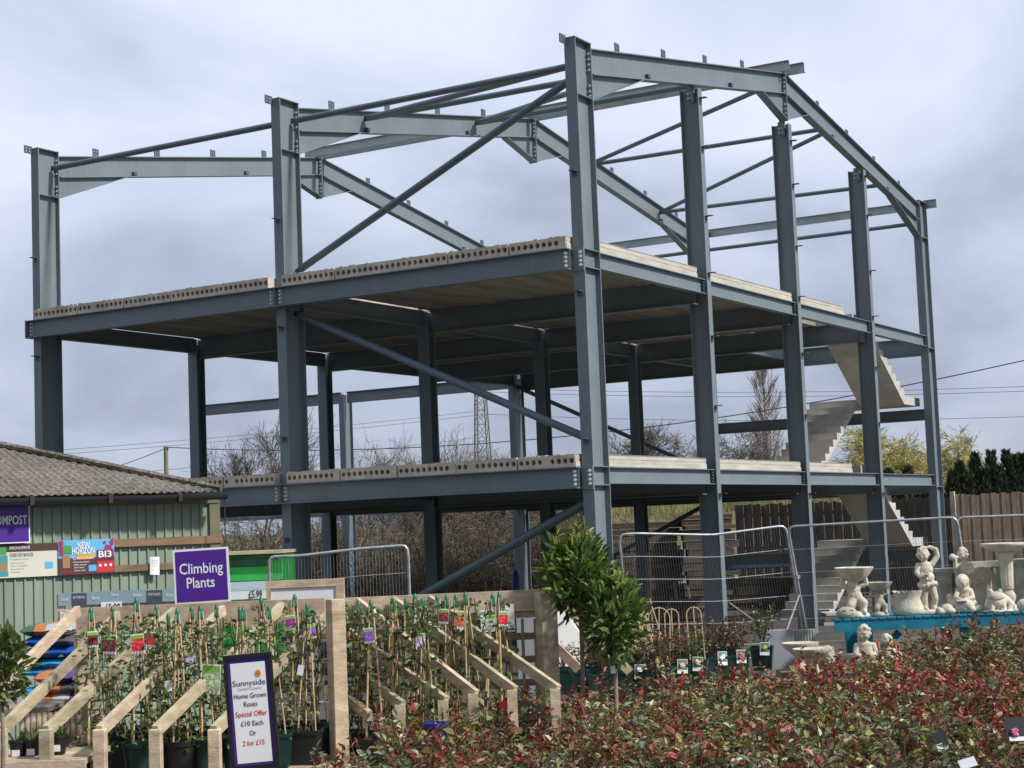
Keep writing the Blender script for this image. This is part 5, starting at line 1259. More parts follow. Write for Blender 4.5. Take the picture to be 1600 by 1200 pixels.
for i in range(11):
    b = MB(); x0 = -.17+i*.032; pr_ = [(.0, 0), (.085, 0.0), (.094, .006), (.097, .016), (.094, .025), (.085, .0305), (0, .0305)]
    for (r0, z0), (r1, z1) in zip(pr_, pr_[1:]):
        if r0 == r1 == 0: continue
        b.cyl((x0+z0, 0, .097), (x0+z1+1e-5, 0, .097), max(r0, .001), max(r1, .001), n=18, caps=False)
    b.build('log_slat', LOGM, e, smooth=True, ang=50)
for i, (u, v) in enumerate(((29, 1186), (52, 1184), (92, 1178))):
    p = at(u, v, 9.35); e = empty('small_pot_plant', p, FACE+i, ['small black pot with a white sticker at the left edge of the shelf', 'small black pot second from the left edge of the shelf', 'small black pot with grassy leaves behind the first short post'][i], 'pot plant')
    b = MB(); b.lathe([(.035, 0), (.05, .09), (.055, .09), (.055, .105), (.05, .105), (.046, .09)], n=16); b.build('pot', POT_B, e, smooth=True, ang=40)
    b = MB(); b.lathe([(.047, .09), (.01, .094)], n=12); b.build('soil', SOIL, e)
    b = MB(); b.box((-.022, -.052, .02), (.022, -.0505, .055)); o = b.build('sticker', WHITE, e); o.rotation_euler = (0, 0, -i)
    q = random.Random(i); b = MB()
    for k in range(16): a = q.uniform(0, 6.28); leaf(b, (.02*math.cos(a), .02*math.sin(a), .09), (math.cos(a)*.6, math.sin(a)*.6, 1), q.uniform(.05, .1), .010, tint(GREENS[1], q), q)
    b.build('foliage', LEAF, e)
deck('shelf_bench', -60, 132, 9.2, at(60, 1181, 9.3).z-.003, .55, WOOD, 'low wooden shelf with small pots at the bottom left corner', 'shelf', n=3)

# ---------------------------------------------------------------- shrubs
def lollipop(name, uc, vc, rpx, d, seed, label, cols, L=(.055, .085), wr=.40, n=620, trunk=.017, rz=1.0, zscale=1.05, shoots=8, base=0.0):
    q = random.Random(seed); p = at(uc, vc, d); R_ = rpx*d/F_PX; e = empty(name, (p.x, p.y, base), 0, label, 'shrub'); zc = p.z-base; b = MB(); tw = MB()
    for i in range(n):
        a = q.uniform(0, 6.28); ph = math.acos(q.uniform(-1, 1)); rr = R_*(.35+.65*q.random()**.55)*(.90+.5*mnoise.noise((math.cos(a)*1.7+seed, math.sin(a)*1.7, ph*1.5)))
        nrm = Vector((math.sin(ph)*math.cos(a), math.sin(ph)*math.sin(a), math.cos(ph)*zscale)); pp = nrm*rr; pp.z += zc
        dd = (nrm+Vector((q.gauss(0, .55), q.gauss(0, .55), q.gauss(.75, .45)))).normalized(); l_ = q.uniform(*L)
        c = tint(q.choice(cols), q); leaf(b, pp, dd, l_, l_*wr, c, q, fold=.25)
        if i % 7 == 0: tw.path([(0, 0, zc-.03), pp*1.0+Vector((0, 0, 0))], [.005, .003], n=4, caps=False)
    for i in range(shoots):
        a = q.uniform(0, 6.28); k = q.uniform(0, .6)*R_; s0 = Vector((k*math.cos(a), k*math.sin(a), zc+R_*.8)); hh = q.uniform(.06, .16)*R_/.27
        tw.path([(0, 0, zc), s0, s0+Vector((q.gauss(0, .01), q.gauss(0, .01), hh))], .003, n=4)
        for j in range(7): leaf(b, s0+Vector((0, 0, hh*j/6)), (q.gauss(0, 1), q.gauss(0, 1), 1.1), q.uniform(*L)*.7, .018, tint(cols[-1], q), q)
    b.build('crown', LEAF, e); tw.build('twigs', STEM, e)
    b = MB(); b.path([(0.01, 0, 0), (-.008, .005, zc*.35), (.006, 0, zc*.7), (0, 0, zc)], [trunk, trunk*.9, trunk*.85, trunk*.6], n=8); b.build('trunk', WOODG, e, smooth=True)
    o = bpy.data.objects.new('pot', PM[('g', 0)]); col.objects.link(o); o.parent = e; o.scale = (1.4, 1.4, 1.3)
BAY = [(0.085, 0.155, 0.035), (0.12, 0.205, 0.042), (0.19, 0.28, 0.06), (0.065, 0.115, 0.032), (0.31, 0.36, 0.09)]
lollipop('bay_tree', 904, 900, 57, 11.0, 4, 'taller round clipped bay tree standing before the corner column', BAY, L=(.06, .095), wr=.42, n=820, shoots=9, zscale=1.25)
lollipop('bay_tree', 957, 966, 52, 10.8, 5, 'lower round clipped bay tree to the right of the taller one', BAY, L=(.06, .095), wr=.42, n=700, shoots=6, zscale=1.3)
ROUNDL = [(0.07, 0.12, 0.035), (0.11, 0.17, 0.045), (0.17, 0.22, 0.055), (0.22, 0.23, 0.07)]
lollipop('broadleaf_shrub', 2, 1042, 48, 8.4, 7, 'broad leaved green shrub cut by the left picture edge', ROUNDL, L=(.04, .065), wr=.66, n=330, shoots=2, trunk=.012, zscale=1.15)
# ---------------------------------------------------------------- potted roses and shrubs in the middle
def bush(seed, n, R_, H, cols, L=(.025, .045), wr=.55, stems=6):
    q = random.Random(seed); b = MB(); sb = MB()
    for k in range(stems):
        a = 6.28*k/stems+q.uniform(-.4, .4); rr = R_*q.uniform(.3, .9); tip = Vector((rr*math.cos(a), rr*math.sin(a), H*q.uniform(.7, 1.05))); mid = tip*.5+Vector((0, 0, H*.1))
        sb.path([(0, 0, 0), mid, tip], [.006, .0045, .0025], n=4, caps=False)
        for j in range(n//stems):
            t = q.uniform(.25, 1); base = (mid*(t/.5) if t < .5 else mid.lerp(tip, (t-.5)/.5))+Vector((q.gauss(0, .035), q.gauss(0, .035), q.gauss(0, .03)))
            c = tint(cols[-1] if (t > .85 and q.random() < .6) else q.choice(cols), q); l_ = q.uniform(*L); leaf(b, base, (q.gauss(0, 1), q.gauss(0, 1), q.gauss(.2, .5)), l_, l_*wr, c, q)
    return b.mesh('foliage', ROSE), sb.mesh('stems', STEM_R)
BR = [(0.06, 0.085, 0.035), (0.10, 0.06, 0.035), (0.13, 0.13, 0.045), (0.16, 0.045, 0.03)]
GR = [(0.05, 0.09, 0.035), (0.09, 0.13, 0.05), (0.14, 0.16, 0.05), (0.10, 0.13, 0.05)]
CRM = [(0.10, 0.10, 0.045), (0.55, 0.48, 0.33), (0.16, 0.06, 0.04), (0.60, 0.55, 0.42)]
mids = [(1190, 1009, 14.8, GR, 'yellow', .36), (1150, 1021, 14.3, BR, 'pink', .30), (1117, 1024, 14.3, BR, 'white', .28), (1086, 1032, 14.0, GR, 'peach', .26), (1058, 1036, 13.9, BR, 'pale pink', .28), (1028, 1040, 13.7, BR, None, .28), (996, 1044, 13.6, BR, 'white', .28), (968, 1046, 13.4, GR, None, .26), (940, 1050, 13.3, BR, None, .26),
        (1132, 1010, 15.3, BR, None, .28), (1098, 1014, 15.1, GR, None, .25), (1066, 1018, 15.0, BR, None, .25), (1034, 1022, 14.8, BR, None, .25), (1000, 1026, 14.6, GR, None, .25), (968, 1030, 14.4, BR, None, .25), (1016, 1050, 13.0, BR, None, .25), (880, 1042, 13.0, CRM, None, .22), (912, 1046, 13.2, CRM, None, .22), (934, 1036, 13.8, GR, None, .22)]
CARD2 = {'yellow': (.75, .60, .05), 'pink': (.55, .10, .14), 'white': (.75, .78, .75), 'peach': (.70, .40, .30), 'pale pink': (.65, .40, .50)}
mb_cache = {}
for i, (u, v, d, cols, cd, H) in enumerate(mids):
    sc_ = 1.06; zb = .557; d = (CAM.z-zb-.2*sc_)*F_PX/(v-(858.0-.0391*u)); p = at(u, v, d)
    lab = ('bushy plant in dark green pot with %s picture label%s' % (cd, {1117: ' between the pink and peach ones', 996: ' left of the bamboo hoops'}.get(u, ''))) if cd else ('cream budded shrub in a green pot behind the plant stand, by the white tank' if cols is CRM else 'potted shrub without a picture label among the pots below the mesh fence')
    e = empty('potted_shrub', (p.x, p.y, zb), FACE+.2*(i % 3-1), lab, 'potted plant', None if cd else ('cream budded shrubs' if cols is CRM else 'unlabelled potted shrubs'))
    o = bpy.data.objects.new('pot', PM[('g', 1)]); col.objects.link(o); o.parent = e; o.scale = (sc_, sc_, sc_)
    key = (i % 3, id(cols))
    if key not in mb_cache: mb_cache[key] = bush(i+5, 190, .17, .30, cols)
    for nm, me in zip(('foliage', 'stems'), mb_cache[key]):
        o = bpy.data.objects.new(nm, me); col.objects.link(o); o.parent = e; o.location = (0, 0, .19); o.scale = (1, 1, H/.30); o.rotation_euler = (0, 0, i*1.1)
    o = bpy.data.objects.new('soil', soilm); col.objects.link(o); o.parent = e
    if cd:
        b = MB(); b.box((-.042, 0, 0), (.042, .002, .115)); o = b.build('picture_label', WHITE, e); o.location = (.03, -.115, .14); o.rotation_euler = (-.15, .06, .1)
        b = MB()
        pb_ = MB(); pb_.box((-.038, -.001, .03), (.038, -.0002, .11)); pb_.build('picture', mat('leafy_print', (.10, .20, .14), rough=.4, var=.6, scale=50) if 'leafy_print' not in MATS else MATS['leafy_print'], o)
        q = random.Random(i)
        for k in range(6): b.cyl((q.uniform(-.022, .022), -.0018, q.uniform(.045, .09)), (0, -.0002, .07), .018, n=8)
        b.build('flower_print', flat('flower_'+cd.replace(' ', '_')+'_label', CARD2[cd]), o)
deck('plant_bench', 862, 1215, 12.85, .555, 2.9, WOODW, 'wooden bench carrying the green potted shrubs', n=9)
# bamboo hoops and ladder trellises
for i, (u, vt, vb, wpx, kind, d, tl) in enumerate([(1089, 949, 1018, 23, 'h', 14.2, .04), (1052, 952, 1022, 22, 'h', 14.1, .0), (1030, 950, 1025, 34, 'h', 13.8, -.04), (1014, 946, 1028, 26, 'l', 13.6, .25), (1033, 936, 1030, 30, 'l', 13.7, .3), (1000, 955, 1035, 18, 'l', 13.5, .35), (1018, 955, 1040, 20, 'h', 13.4, .2)]):
    s_ = d/F_PX; p = at(u, vb, d); h = (vb-vt)*s_; w = wpx*s_; dn = p.z-.56
    lab = ['bamboo hoop with a centre cane standing apart at the right of the bundle', 'narrow bamboo hoop behind the tall ladder trellis', 'wide bamboo hoop at the back of the bundle', 'leaning bamboo ladder trellis of middling height', 'tallest leaning bamboo ladder trellis of the bundle', 'shortest leaning bamboo ladder trellis at the left of the bundle', 'leaning bamboo hoop low at the front of the bundle'][i]
    e = empty('bamboo_trellis', p, FACE, lab, 'trellis'); e.rotation_euler = (0, -tl, FACE)
    if kind == 'h':
        b = MB(); b.path([(-w/2, 0, -dn), (-w/2, 0, h-w/2)]+[(-w/2*math.cos(PI*k/8), 0, h-w/2+w/2*math.sin(PI*k/8)) for k in range(1, 8)]+[(w/2, 0, h-w/2), (w/2, 0, -dn)], .0042, n=6); b.build('hoop', CANE, e)
        b = MB(); b.cyl((0, -.006, -dn), (0, -.006, h*1.02), .0042, n=6); b.build('cane', CANE, e)
        b = MB(); b.cyl((-w/2, .006, h*.35), (w/2, .006, h*.35), .003, n=5); b.build('cross_piece', CANE, e)
    else:
        for x in (-w/2, 0, w/2):
            b = MB(); b.cyl((x*.5, 0, -dn), (x, 0, h), .0042, n=6); b.build('cane', CANE, e)
        for z in (.3, .6, .92):
            b = MB(); b.cyl((-w*.5, .007, h*z), (w*.5, .007, h*z+.01), .0035, n=5); b.build('cross_piece', CANE, e)
# white tank behind
p = at(886, 1010, 14.6); e = empty('white_tank', (p.x, p.y, 0), FACE+.3, 'white plastic tank with a sloping lid behind the end of the plant stand', 'tank')
b = MB(); zz0 = p.z; b.prism([(-.30, 0, .3), (.14, 0, .3), (.14, 0, zz0+.10), (-.02, 0, zz0+.36), (-.30, 0, zz0+.36)], (0, .5, 0)); b.build('shell', flat('white_plastic', (.72, .72, .70)), e, bevel=.015)
b = MB(); b.path([(-.16, -.012, zz0+.20), (-.08, -.03, zz0+.19), (0, -.03, zz0+.24), (.03, -.012, zz0+.29)], .006, n=6); b.build('cable', POT_B, e)
b = MB(); b.cyl((.02, -.008, zz0+.22), (.02, .0, zz0+.22), .010, n=10); b.build('bolt', POT_B, e)
b = MB(); b.box((-.35, -.05, 0), (.2, .55, .3)); b.build('base', WOODG, e)
# ---------------------------------------------------------------- statue table and stone ornaments
TEAL = mat('teal_paint', (0.008, 0.18, 0.27), rough=.45, var=.25, scale=4, bump=.05, rndvar=.12)
STONE = mat('cast_stone', (0.54, 0.48, 0.375), rough=.9, var=.26, scale=7, bump=.35, bscale=55, c2=(0.70, 0.64, 0.52))
STONE2 = mat('weathered_cast_stone', (0.38, 0.345, 0.27), rough=.95, var=.3, scale=6, bump=.3, bscale=45, c2=(0.52, 0.475, 0.38))
TD = 15.35
a = at(1303, 968, TD); c = at(1720, 951.5, TD); TZ = (a.z+at(1600, 956, TD).z)/2
tl = math.hypot(c.x-a.x, c.y-a.y); TRZ = math.atan2(c.y-a.y, c.x-a.x)
tab = empty('display_table', ((a.x+c.x)/2, (a.y+c.y)/2, 0), TRZ, 'long turquoise blue slatted table carrying the stone statues', 'table')
b = MB(); b.box((-tl/2, -.035, TZ-.112), (tl/2, -.001, TZ-.012)); b.build('front_board', TEAL, tab)
for k in range(7):
    b = MB(); b.box((-tl/2+.035*k+(.35 if k > 3 else 0), .005+k*.135, TZ-.025), (tl/2, .005+k*.135+.118, TZ-.002*(k % 2))); b.build('slat', TEAL, tab)
n_ = 30
for k in range(n_):
    b = MB(); x = -tl/2+tl*k/n_; b.box((x, -.045, TZ-.011), (x+tl/n_*.82, .003, TZ+.004)); b.build('edge_block', TEAL, tab)
for x in (-tl/2+.30, 0.0, tl/2-.3):
    for y in (.03, .75):
        b = MB(); b.box((x-.05, y, 0), (x+.05, y+.09, TZ-.03)); b.build('leg', TEAL, tab)
    for s_ in ((1,) if x < 0 else ()):
        b = MB(); b.bar((x+s_*.04, .06, TZ-.38), (x+s_*.30, .06, TZ-.14), .045, .06); b.build('knee_brace', TEAL, tab)

def sculpt(name, mb, m, voxel, parent=None, smooth=4, loc=None, rz=None, facm=.5):
    me = mb.mesh(name, m); o = bpy.data.objects.new(name, me); col.objects.link(o)
    r_ = o.modifiers.new('remesh', 'REMESH'); r_.mode = 'VOXEL'; r_.voxel_size = voxel; r_.use_smooth_shade = True
    s_ = o.modifiers.new('smooth', 'SMOOTH'); s_.iterations = smooth; s_.factor = facm
    dg = bpy.context.evaluated_depsgraph_get(); nm = bpy.data.meshes.new_from_object(o.evaluated_get(dg)); o.modifiers.clear(); o.data = nm; bpy.data.meshes.remove(me)
    nm.materials.clear(); nm.materials.append(m); nm.name = name
    if parent: o.parent = parent
    if loc is not None: o.location = loc
    if rz is not None: o.rotation_euler = (0, 0, rz)
    return o
def cap_(b, p0, p1, r0, r1, n=10):
    b.cyl(p0, p1, r0, r1, n=n, caps=True); b.ball(p0, r0, n, 6); b.ball(p1, r1, n, 6)
def limb(b, pts, rs):
    for i in range(len(pts)-1): cap_(b, pts[i], pts[i+1], rs[i], rs[i+1])
def head(b, o, r, look=(0, -1, 0), q=None, hair=True, seed=1):
    """child's head: skull, cheeks, brow, nose, lips, chin, ears and curls; look gives the direction of the face"""
    q = random.Random(seed); look = Vector(look).normalized(); zx = Vector((0, 0, 1)); rt = look.cross(zx).normalized(); up = rt.cross(look); o = Vector(o)
    def L(x, y, z): return o+rt*(x*r)+look*(y*r)+up*(z*r)
    b.ball(o, (r*.86, r*.90, r*1.0), 14, 10)
    b.ball(L(0, .28, -.30), (r*.66, r*.62, r*.60), 12, 8); b.ball(L(0, .62, -.72), r*.25, 8, 6)
    for s_ in (-1, 1):
        b.ball(L(s_*.40, .55, -.34), r*.34, 8, 6); b.ball(L(s_*.88, -.02, -.12), (r*.16, r*.2, r*.24), 8, 6)
        b.ball(L(s_*.34, .76, .12), (r*.26, r*.2, r*.09), 8, 6); b.ball(L(s_*.31, .76, -.05), r*.12, 8, 6)
    b.ball(L(0, .96, -.18), (r*.12, r*.12, r*.17), 8, 6); cap_(b, L(0, .84, .05), L(0, .98, -.2), r*.07, r*.12)
    b.ball(L(0, .88, -.45), (r*.2, r*.12, r*.07), 8, 6); b.ball(L(0, .84, -.55), (r*.16, r*.12, r*.06), 8, 6)
    if hair:
        for i in range(46):
            a = q.uniform(0, 6.28); ph = q.uniform(0, 1.75); v = Vector((math.sin(ph)*math.cos(a), math.sin(ph)*math.sin(a), math.cos(ph)))
            if v.y > .42 and v.z < .62: continue
            b.ball(L(v.x*.9, v.y*.92, v.z*.98+.03), r*q.uniform(.15, .24), 7, 5)
def hand(b, p, d, r, curl=.5, side=(1, 0, 0)):
    """palm with four unequal fingers and a thumb"""
    p = Vector(p); d = Vector(d).normalized(); s = Vector(side); s = (s-d*s.dot(d)).normalized(); n = d.cross(s)
    b.ball(p+d*r*.9, (r*.9, r*.9, r*.9), 8, 6)
    for i, (x, L_) in enumerate(((-.7, .85), (-.24, 1.05), (.24, 1.1), (.7, .9))):
        a0 = p+d*r*1.5+s*(x*r); a1 = a0+(d-n*curl*.5).normalized()*r*L_; a2 = a1+(d-n*curl*1.6).normalized()*r*L_*.8; limb(b, [a0, a1, a2], [r*.3, r*.27, r*.22])
    t0 = p+d*r*.6-s*r*.85; limb(b, [t0, t0+(d-s*.8).normalized()*r*.8, t0+(d*1.3-s*.6).normalized()*r*1.4], [r*.3, r*.27, r*.22])
def tpos(u, dback=.3): 
    """a point on the table top below image column u, dback metres behind the front edge"""
    p = at(u, 960, TD+dback); return Vector((p.x, p.y, TZ+.002))
def stone(name, label, cat, u, dback, rz=0.0):
    return empty(name, tpos(u, dback), FACE+rz, label, cat)
U = 15.7/F_PX
def plinth(b, w, d, h, n=1): b.box((-w/2, -d/2, 0), (w/2, d/2, h))
# standing cherub, one arm behind the head, cloth round the hips
e = stone('cherub_statue', 'tall pale stone cherub with one arm raised behind its head', 'statue', 1452, .22)
k = .64
b = MB(); b.box((-.115, -.085, 0), (.115, .085, .03)); b.box((-.105, -.078, .03), (.105, .078, .042))
limb(b, [(-.035, 0, .045), (-.038, -.012, .14), (-.030, .005, .255)], [.032, .030, .048]); b.ball((-.036, -.035, .052), (.026, .05, .02), 10, 6)
limb(b, [(.045, .015, .045), (.060, -.02, .145), (.030, .005, .255)], [.030, .030, .048]); b.ball((.047, -.02, .052), (.026, .05, .02), 10, 6)
b.ball((0, 0, .28), (.072, .058, .055), 14, 10); b.ball((-.004, -.012, .335), (.070, .062, .06), 14, 10); b.ball((-.01, -.002, .405), (.070, .052, .06), 14, 10); b.ball((-.012, .0, .45), (.066, .042, .032), 12, 8)
limb(b, [(-.012, 0, .46), (-.02, -.005, .495)], [.026, .026])
head(b, (-.030, -.012, .55), .066, look=(-.45, -1, -.12), seed=4)
limb(b, [(.052, 0, .452), (.108, .01, .525), (.10, .015, .585), (.045, .025, .612)], [.028, .025, .023, .019]); hand(b, (.045, .025, .612), (-1, -.1, -.1), .015, side=(0, 1, 0))
limb(b, [(-.075, 0, .448), (-.098, -.02, .385), (-.080, -.062, .345), (-.035, -.078, .365)], [.027, .024, .021, .017]); hand(b, (-.035, -.078, .365), (1, -.2, .3), .013, side=(0, 0, 1))
q = random.Random(2)
for i in range(12): b.ball((-.015+q.gauss(0, .016), -.078+q.gauss(0, .008), .385+q.gauss(0, .018)), .011, 6, 5)
for i in range(11):
    a = -.4+i*.36; r0 = .074; b.ball((r0*math.cos(a+PI)*1.0, r0*.85*math.sin(a+PI), .268-.012*math.sin(a*2)), (.022, .02, .016+.012*(i % 2)), 8, 6)
limb(b, [(.045, .04, .25), (.03, .055, .15), (.02, .06, .05)], [.03, .034, .045])
sculpt('figure', b, STONE, .0062, e, smooth=2)
# putto kneeling under a big shell bowl
def bowl_boy(u, dback, s_, label, m, seed, rz=0.0):
    e = stone('bowl_statue', label, 'statue', u, dback, rz); b = MB(); q = random.Random(seed)
    b.lathe([(.115*s_, 0), (.12*s_, .02*s_), (.10*s_, .045*s_), (.05*s_, .06*s_)], n=18, wob=lambda t, z: 1+.06*math.sin(5*t+seed))
    def S(*p): return tuple(x*s_ for x in p)
    limb(b, [S(-.03, .03, .06), S(-.055, -.045, .11), S(-.01, .01, .165)], [.042*s_, .040*s_, .05*s_]); limb(b, [S(.05, .03, .05), S(.065, -.05, .13), S(.02, .01, .165)], [.036*s_, .04*s_, .05*s_]); b.ball(S(.06, -.075, .05), S(.026, .045, .03), 8, 6); limb(b, [S(.065, -.05, .13), S(.06, -.06, .05)], [.036*s_, .028*s_])
    b.ball(S(.0, .015, .19), S(.07, .06, .06), 12, 8); b.ball(S(-.01, .02, .25), S(.064, .055, .06), 12, 8)
    head(b, S(-.02, -.02, .312), .05*s_, look=(-.2, -1, -.3), seed=seed)
    limb(b, [S(-.06, .015, .275), S(-.125, .0, .285), S(-.11, -.01, .345)], [.026*s_, .025*s_, .022*s_]); limb(b, [S(.05, .02, .28), S(.11, .01, .30), S(.10, 0, .355)], [.026*s_, .024*s_, .02*s_])
    o1 = sculpt('figure', b, m, .0068, e, smooth=2)
    b = MB(); nn = 32; pf = [(.045, .325), (.085, .338), (.125, .372), (.150, .415), (.172, .452), (.163, .458), (.135, .42), (.09, .39), (.02, .38)]
    b.lathe([(r_*s_, z*s_) for r_, z in pf], n=nn, wob=lambda t, z: 1+(.13*abs(math.sin(4*t))-.06)*min(1, max(0, (z/s_-.34)/.06)))
    b.build('shell_bowl', m, e, smooth=True, ang=60)
bowl_boy(1338, .16, 1.0, 'pale stone putto kneeling under a broad shell bowl, the larger one', STONE, 3)
bowl_boy(1376, .22, .68, 'small pale stone figure lifting a little bowl, right of the larger one', STONE2, 5)
# smiling stone pebble
e = stone('stone_ornament', 'round stone with a carved smiling face at the left end of the table', 'ornament', 1323, .05)
b = MB(); b.ball((0, 0, .045), (.098, .08, .062), 20, 12); sculpt('stone', b, STONE2, .008, e, smooth=2)
b = MB(); b.path([(-.05, -.074, .05), (-.02, -.083, .034), (.02, -.083, .034), (.05, -.074, .05)], .004, n=5); b.build('carved_mouth', flat('stone_shadow', (.25, .22, .17)), e)
for s_ in (-1, 1):
    b = MB(); b.path([(s_*.05, -.066, .072), (s_*.032, -.07, .079), (s_*.016, -.072, .074)], .004, n=5); b.build('carved_eye', flat('stone_shadow', (.25, .22, .17)), e)
# scalloped planter
e = stone('stone_planter', 'low bulging stone planter with a frilled rim, left of the tall cherub', 'planter', 1420, .2)
b = MB(); pf = [(.125, 0), (.145, .03), (.14, .07), (.118, .12), (.11, .15), (.128, .195), (.135, .215), (.12, .215), (.10, .16), (.09, .10), (.01, .09)]
b.lathe(pf, n=48, wob=lambda t, z: (1+.02*mnoise.noise((math.cos(t)*2, math.sin(t)*2, z*20)))*(1+.035*math.sin(14*t)*max(0, (z-.15)/.06)))
b.v = [(x, y*.8, z+.010*math.sin(14*math.atan2(y, x))*max(0, (z-.15)/.06)) for x, y, z in b.v]; b.build('planter', STONE, e, smooth=True, ang=70)
# pedestals
def pedestal(u, dback, w, h, label, m=STONE2):
    e = stone('stone_pedestal', label, 'pedestal', u, dback); b = MB()
    b.lathe([(w*.55, 0), (w*.55, h*.07), (w*.50, h*.10), (w*.44, h*.15), (w*.40, h*.2), (w*.37, h*.8), (w*.40, h*.84), (w*.47, h*.88), (w*.52, h*.90), (w*.55, h*.93), (w*.55, h)], n=24); b.build('shaft', m, e, smooth=True, ang=35)
    return e
pedestal(1478, .62, .19, .40, 'short round stone pedestal behind the tall cherub')
pedestal(1606, .6, .26, .46, 'stone pedestal cut by the right picture edge')
# seated girl with a book and headscarf
e = stone('seated_girl_statue', 'stone girl in a headscarf sitting with folded legs and reading', 'statue', 1507, .2)
b = MB(); b.ball((0, 0, .02), (.15, .10, .022), 18, 8)
b.ball((.03, .02, .075), (.10, .085, .07), 14, 10); limb(b, [(.06, .0, .07), (.01, -.085, .075), (-.07, -.06, .05)], [.052, .046, .03]); limb(b, [(.0, .02, .07), (-.08, -.03, .085), (-.02, -.09, .045)], [.05, .042, .03])
b.ball((.015, .02, .15), (.066, .055, .07), 14, 10); b.ball((.01, .012, .205), (.068, .05, .04), 12, 8)
head(b, (-.012, -.018, .282), .055, look=(-.45, -1, -.45), hair=False)
b.ball((.0, .008, .292), (.064, .062, .064), 14, 10); limb(b, [(.012, .03, .27), (.03, .05, .20), (.03, .05, .15)], [.055, .05, .03])
limb(b, [(.07, .01, .20), (.075, -.04, .135), (-.01, -.085, .125)], [.026, .024, .018]); hand(b, (-.01, -.085, .125), (-1, -.2, .1), .011, side=(0, 1, 0)); limb(b, [(-.05, .0, .20), (-.085, -.05, .145), (-.05, -.09, .125)], [.025, .022, .017]); hand(b, (-.05, -.09, .125), (.6, -.5, .1), .011, side=(0, 1, 0))
b.box((-.095, -.125, .108), (.0, -.075, .122)); limb(b, [(-.12, .0, .03), (-.10, .02, .10), (-.12, .03, .15)], [.05, .045, .03]); 
for i in range(9): a = 6.28*i/9; b.ball((.03+.115*math.cos(a), .0+.09*math.sin(a), .035), (.035, .03, .03), 8, 6)
sculpt('figure', b, STONE, .0064, e, smooth=2)
# standing child behind, holding a conch
e = stone('child_statue', 'stone child standing behind the seated girl, holding an object to its mouth', 'statue', 1511, .5)
b = MB(); b.lathe([(.09, 0), (.09, .03), (.07, .05)], n=16); limb(b, [(-.03, 0, .05), (-.03, -.01, .16), (-.02, 0, .26)], [.03, .032, .045]); limb(b, [(.035, 0, .05), (.035, -.01, .16), (.02, 0, .26)], [.03, .032, .045])
b.ball((0, 0, .30), (.066, .055, .06), 12, 8); b.ball((0, 0, .38), (.064, .05, .07), 12, 8); b.ball((0, 0, .43), (.066, .042, .03), 10, 8); limb(b, [(0, 0, .44), (0, 0, .48)], [.024, .024]); head(b, (-.008, -.008, .53), .058, look=(-.9, -.6, .05), seed=8)
limb(b, [(-.06, 0, .43), (-.095, -.04, .40), (-.09, -.05, .475)], [.025, .022, .018]); limb(b, [(.06, 0, .43), (.08, -.03, .36), (.0, -.07, .35)], [.025, .022, .018]); limb(b, [(-.075, -.04, .50), (-.12, -.06, .505)], [.016, .034]); hand(b, (-.09, -.05, .475), (0, 0, 1), .011); hand(b, (.0, -.07, .35), (-1, 0, 0), .011, side=(0, 0, 1))
for i in range(8): a = 6.28*i/8; b.ball((.062*math.cos(a), .05*math.sin(a), .27), (.022, .02, .05), 8, 6)
sculpt('figure', b, STONE, .0064, e, smooth=2)
# arched plaque
e = stone('stone_plaque', 'arched gravestone like stone plaque standing behind the frog', 'plaque', 1538, .42, rz=.15); e.rotation_euler = (-.08, .05, FACE+.15)
def arch(w, h, n=12): return [(-w/2, 0, 0), (w/2, 0, 0)]+[(w/2*math.cos(PI*i/n), 0, h-w*.32+w*.32*math.sin(PI*i/n)) for i in range(n+1)]
b = MB(); b.prism(arch(.185, .41), (0, .04, 0)); b.build('slab', STONE2, e, bevel=.008)
b = MB(); P_ = arch(.15, .375); b.path([Vector(p)+Vector((0, -.002, .012)) for p in P_]+[Vector(P_[0])+Vector((0, -.002, .012))], .005, n=5); b.build('moulding', STONE2, e)
for z, x in ((.30, 0), (.30, -.045), (.30, .045), (.22, 0)):
    b = MB(); b.box((x-.004, -.006, z-.012), (x+.004, .001, z+.012)); b.box((x-.012, -.0055, z-.004), (x+.012, .001, z+.004)); b.build('carved_cross', STONE, e)
# frog on a leaf
e = stone('frog_statue', 'fat stone frog sitting on a lily leaf in front of the plaque', 'statue', 1560, .12, rz=-.1)
b = MB(); b.lathe([(.10, 0), (.145, .006), (.15, .016), (.09, .022)], n=36, wob=lambda t, z: 1+.06*math.sin(6*t))
b.ball((.012, .02, .095), (.098, .085, .085), 16, 12); b.ball((-.02, -.025, .135), (.078, .07, .055), 16, 10); b.ball((-.02, -.045, .085), (.07, .055, .055), 14, 10)
for s_ in (-1, 1):
    b.ball((-.02+s_*.042, -.02, .188), .024, 10, 8); limb(b, [(.012+s_*.07, .02, .10), (.012+s_*.105, -.035, .06), (.01+s_*.085, -.06, .03)], [.045, .036, .022]); limb(b, [(-.01+s_*.05, -.06, .09), (-.01+s_*.055, -.09, .03)], [.022, .018])
    for f_ in (-1, 0, 1): cap_(b, (-.01+s_*.055, -.088, .028), (-.01+s_*.055+f_*.018, -.122, .024), .010, .007, 7)
sculpt('frog', b, STONE, .0066, e, smooth=2)
b = MB(); b.path([(-.088, -.055, .135), (-.055, -.092, .125), (-.02, -.10, .122), (.02, -.09, .125), (.05, -.055, .135)], .0035, n=5); b.build('carved_mouth', flat('stone_shadow', (.25, .22, .17)), e)
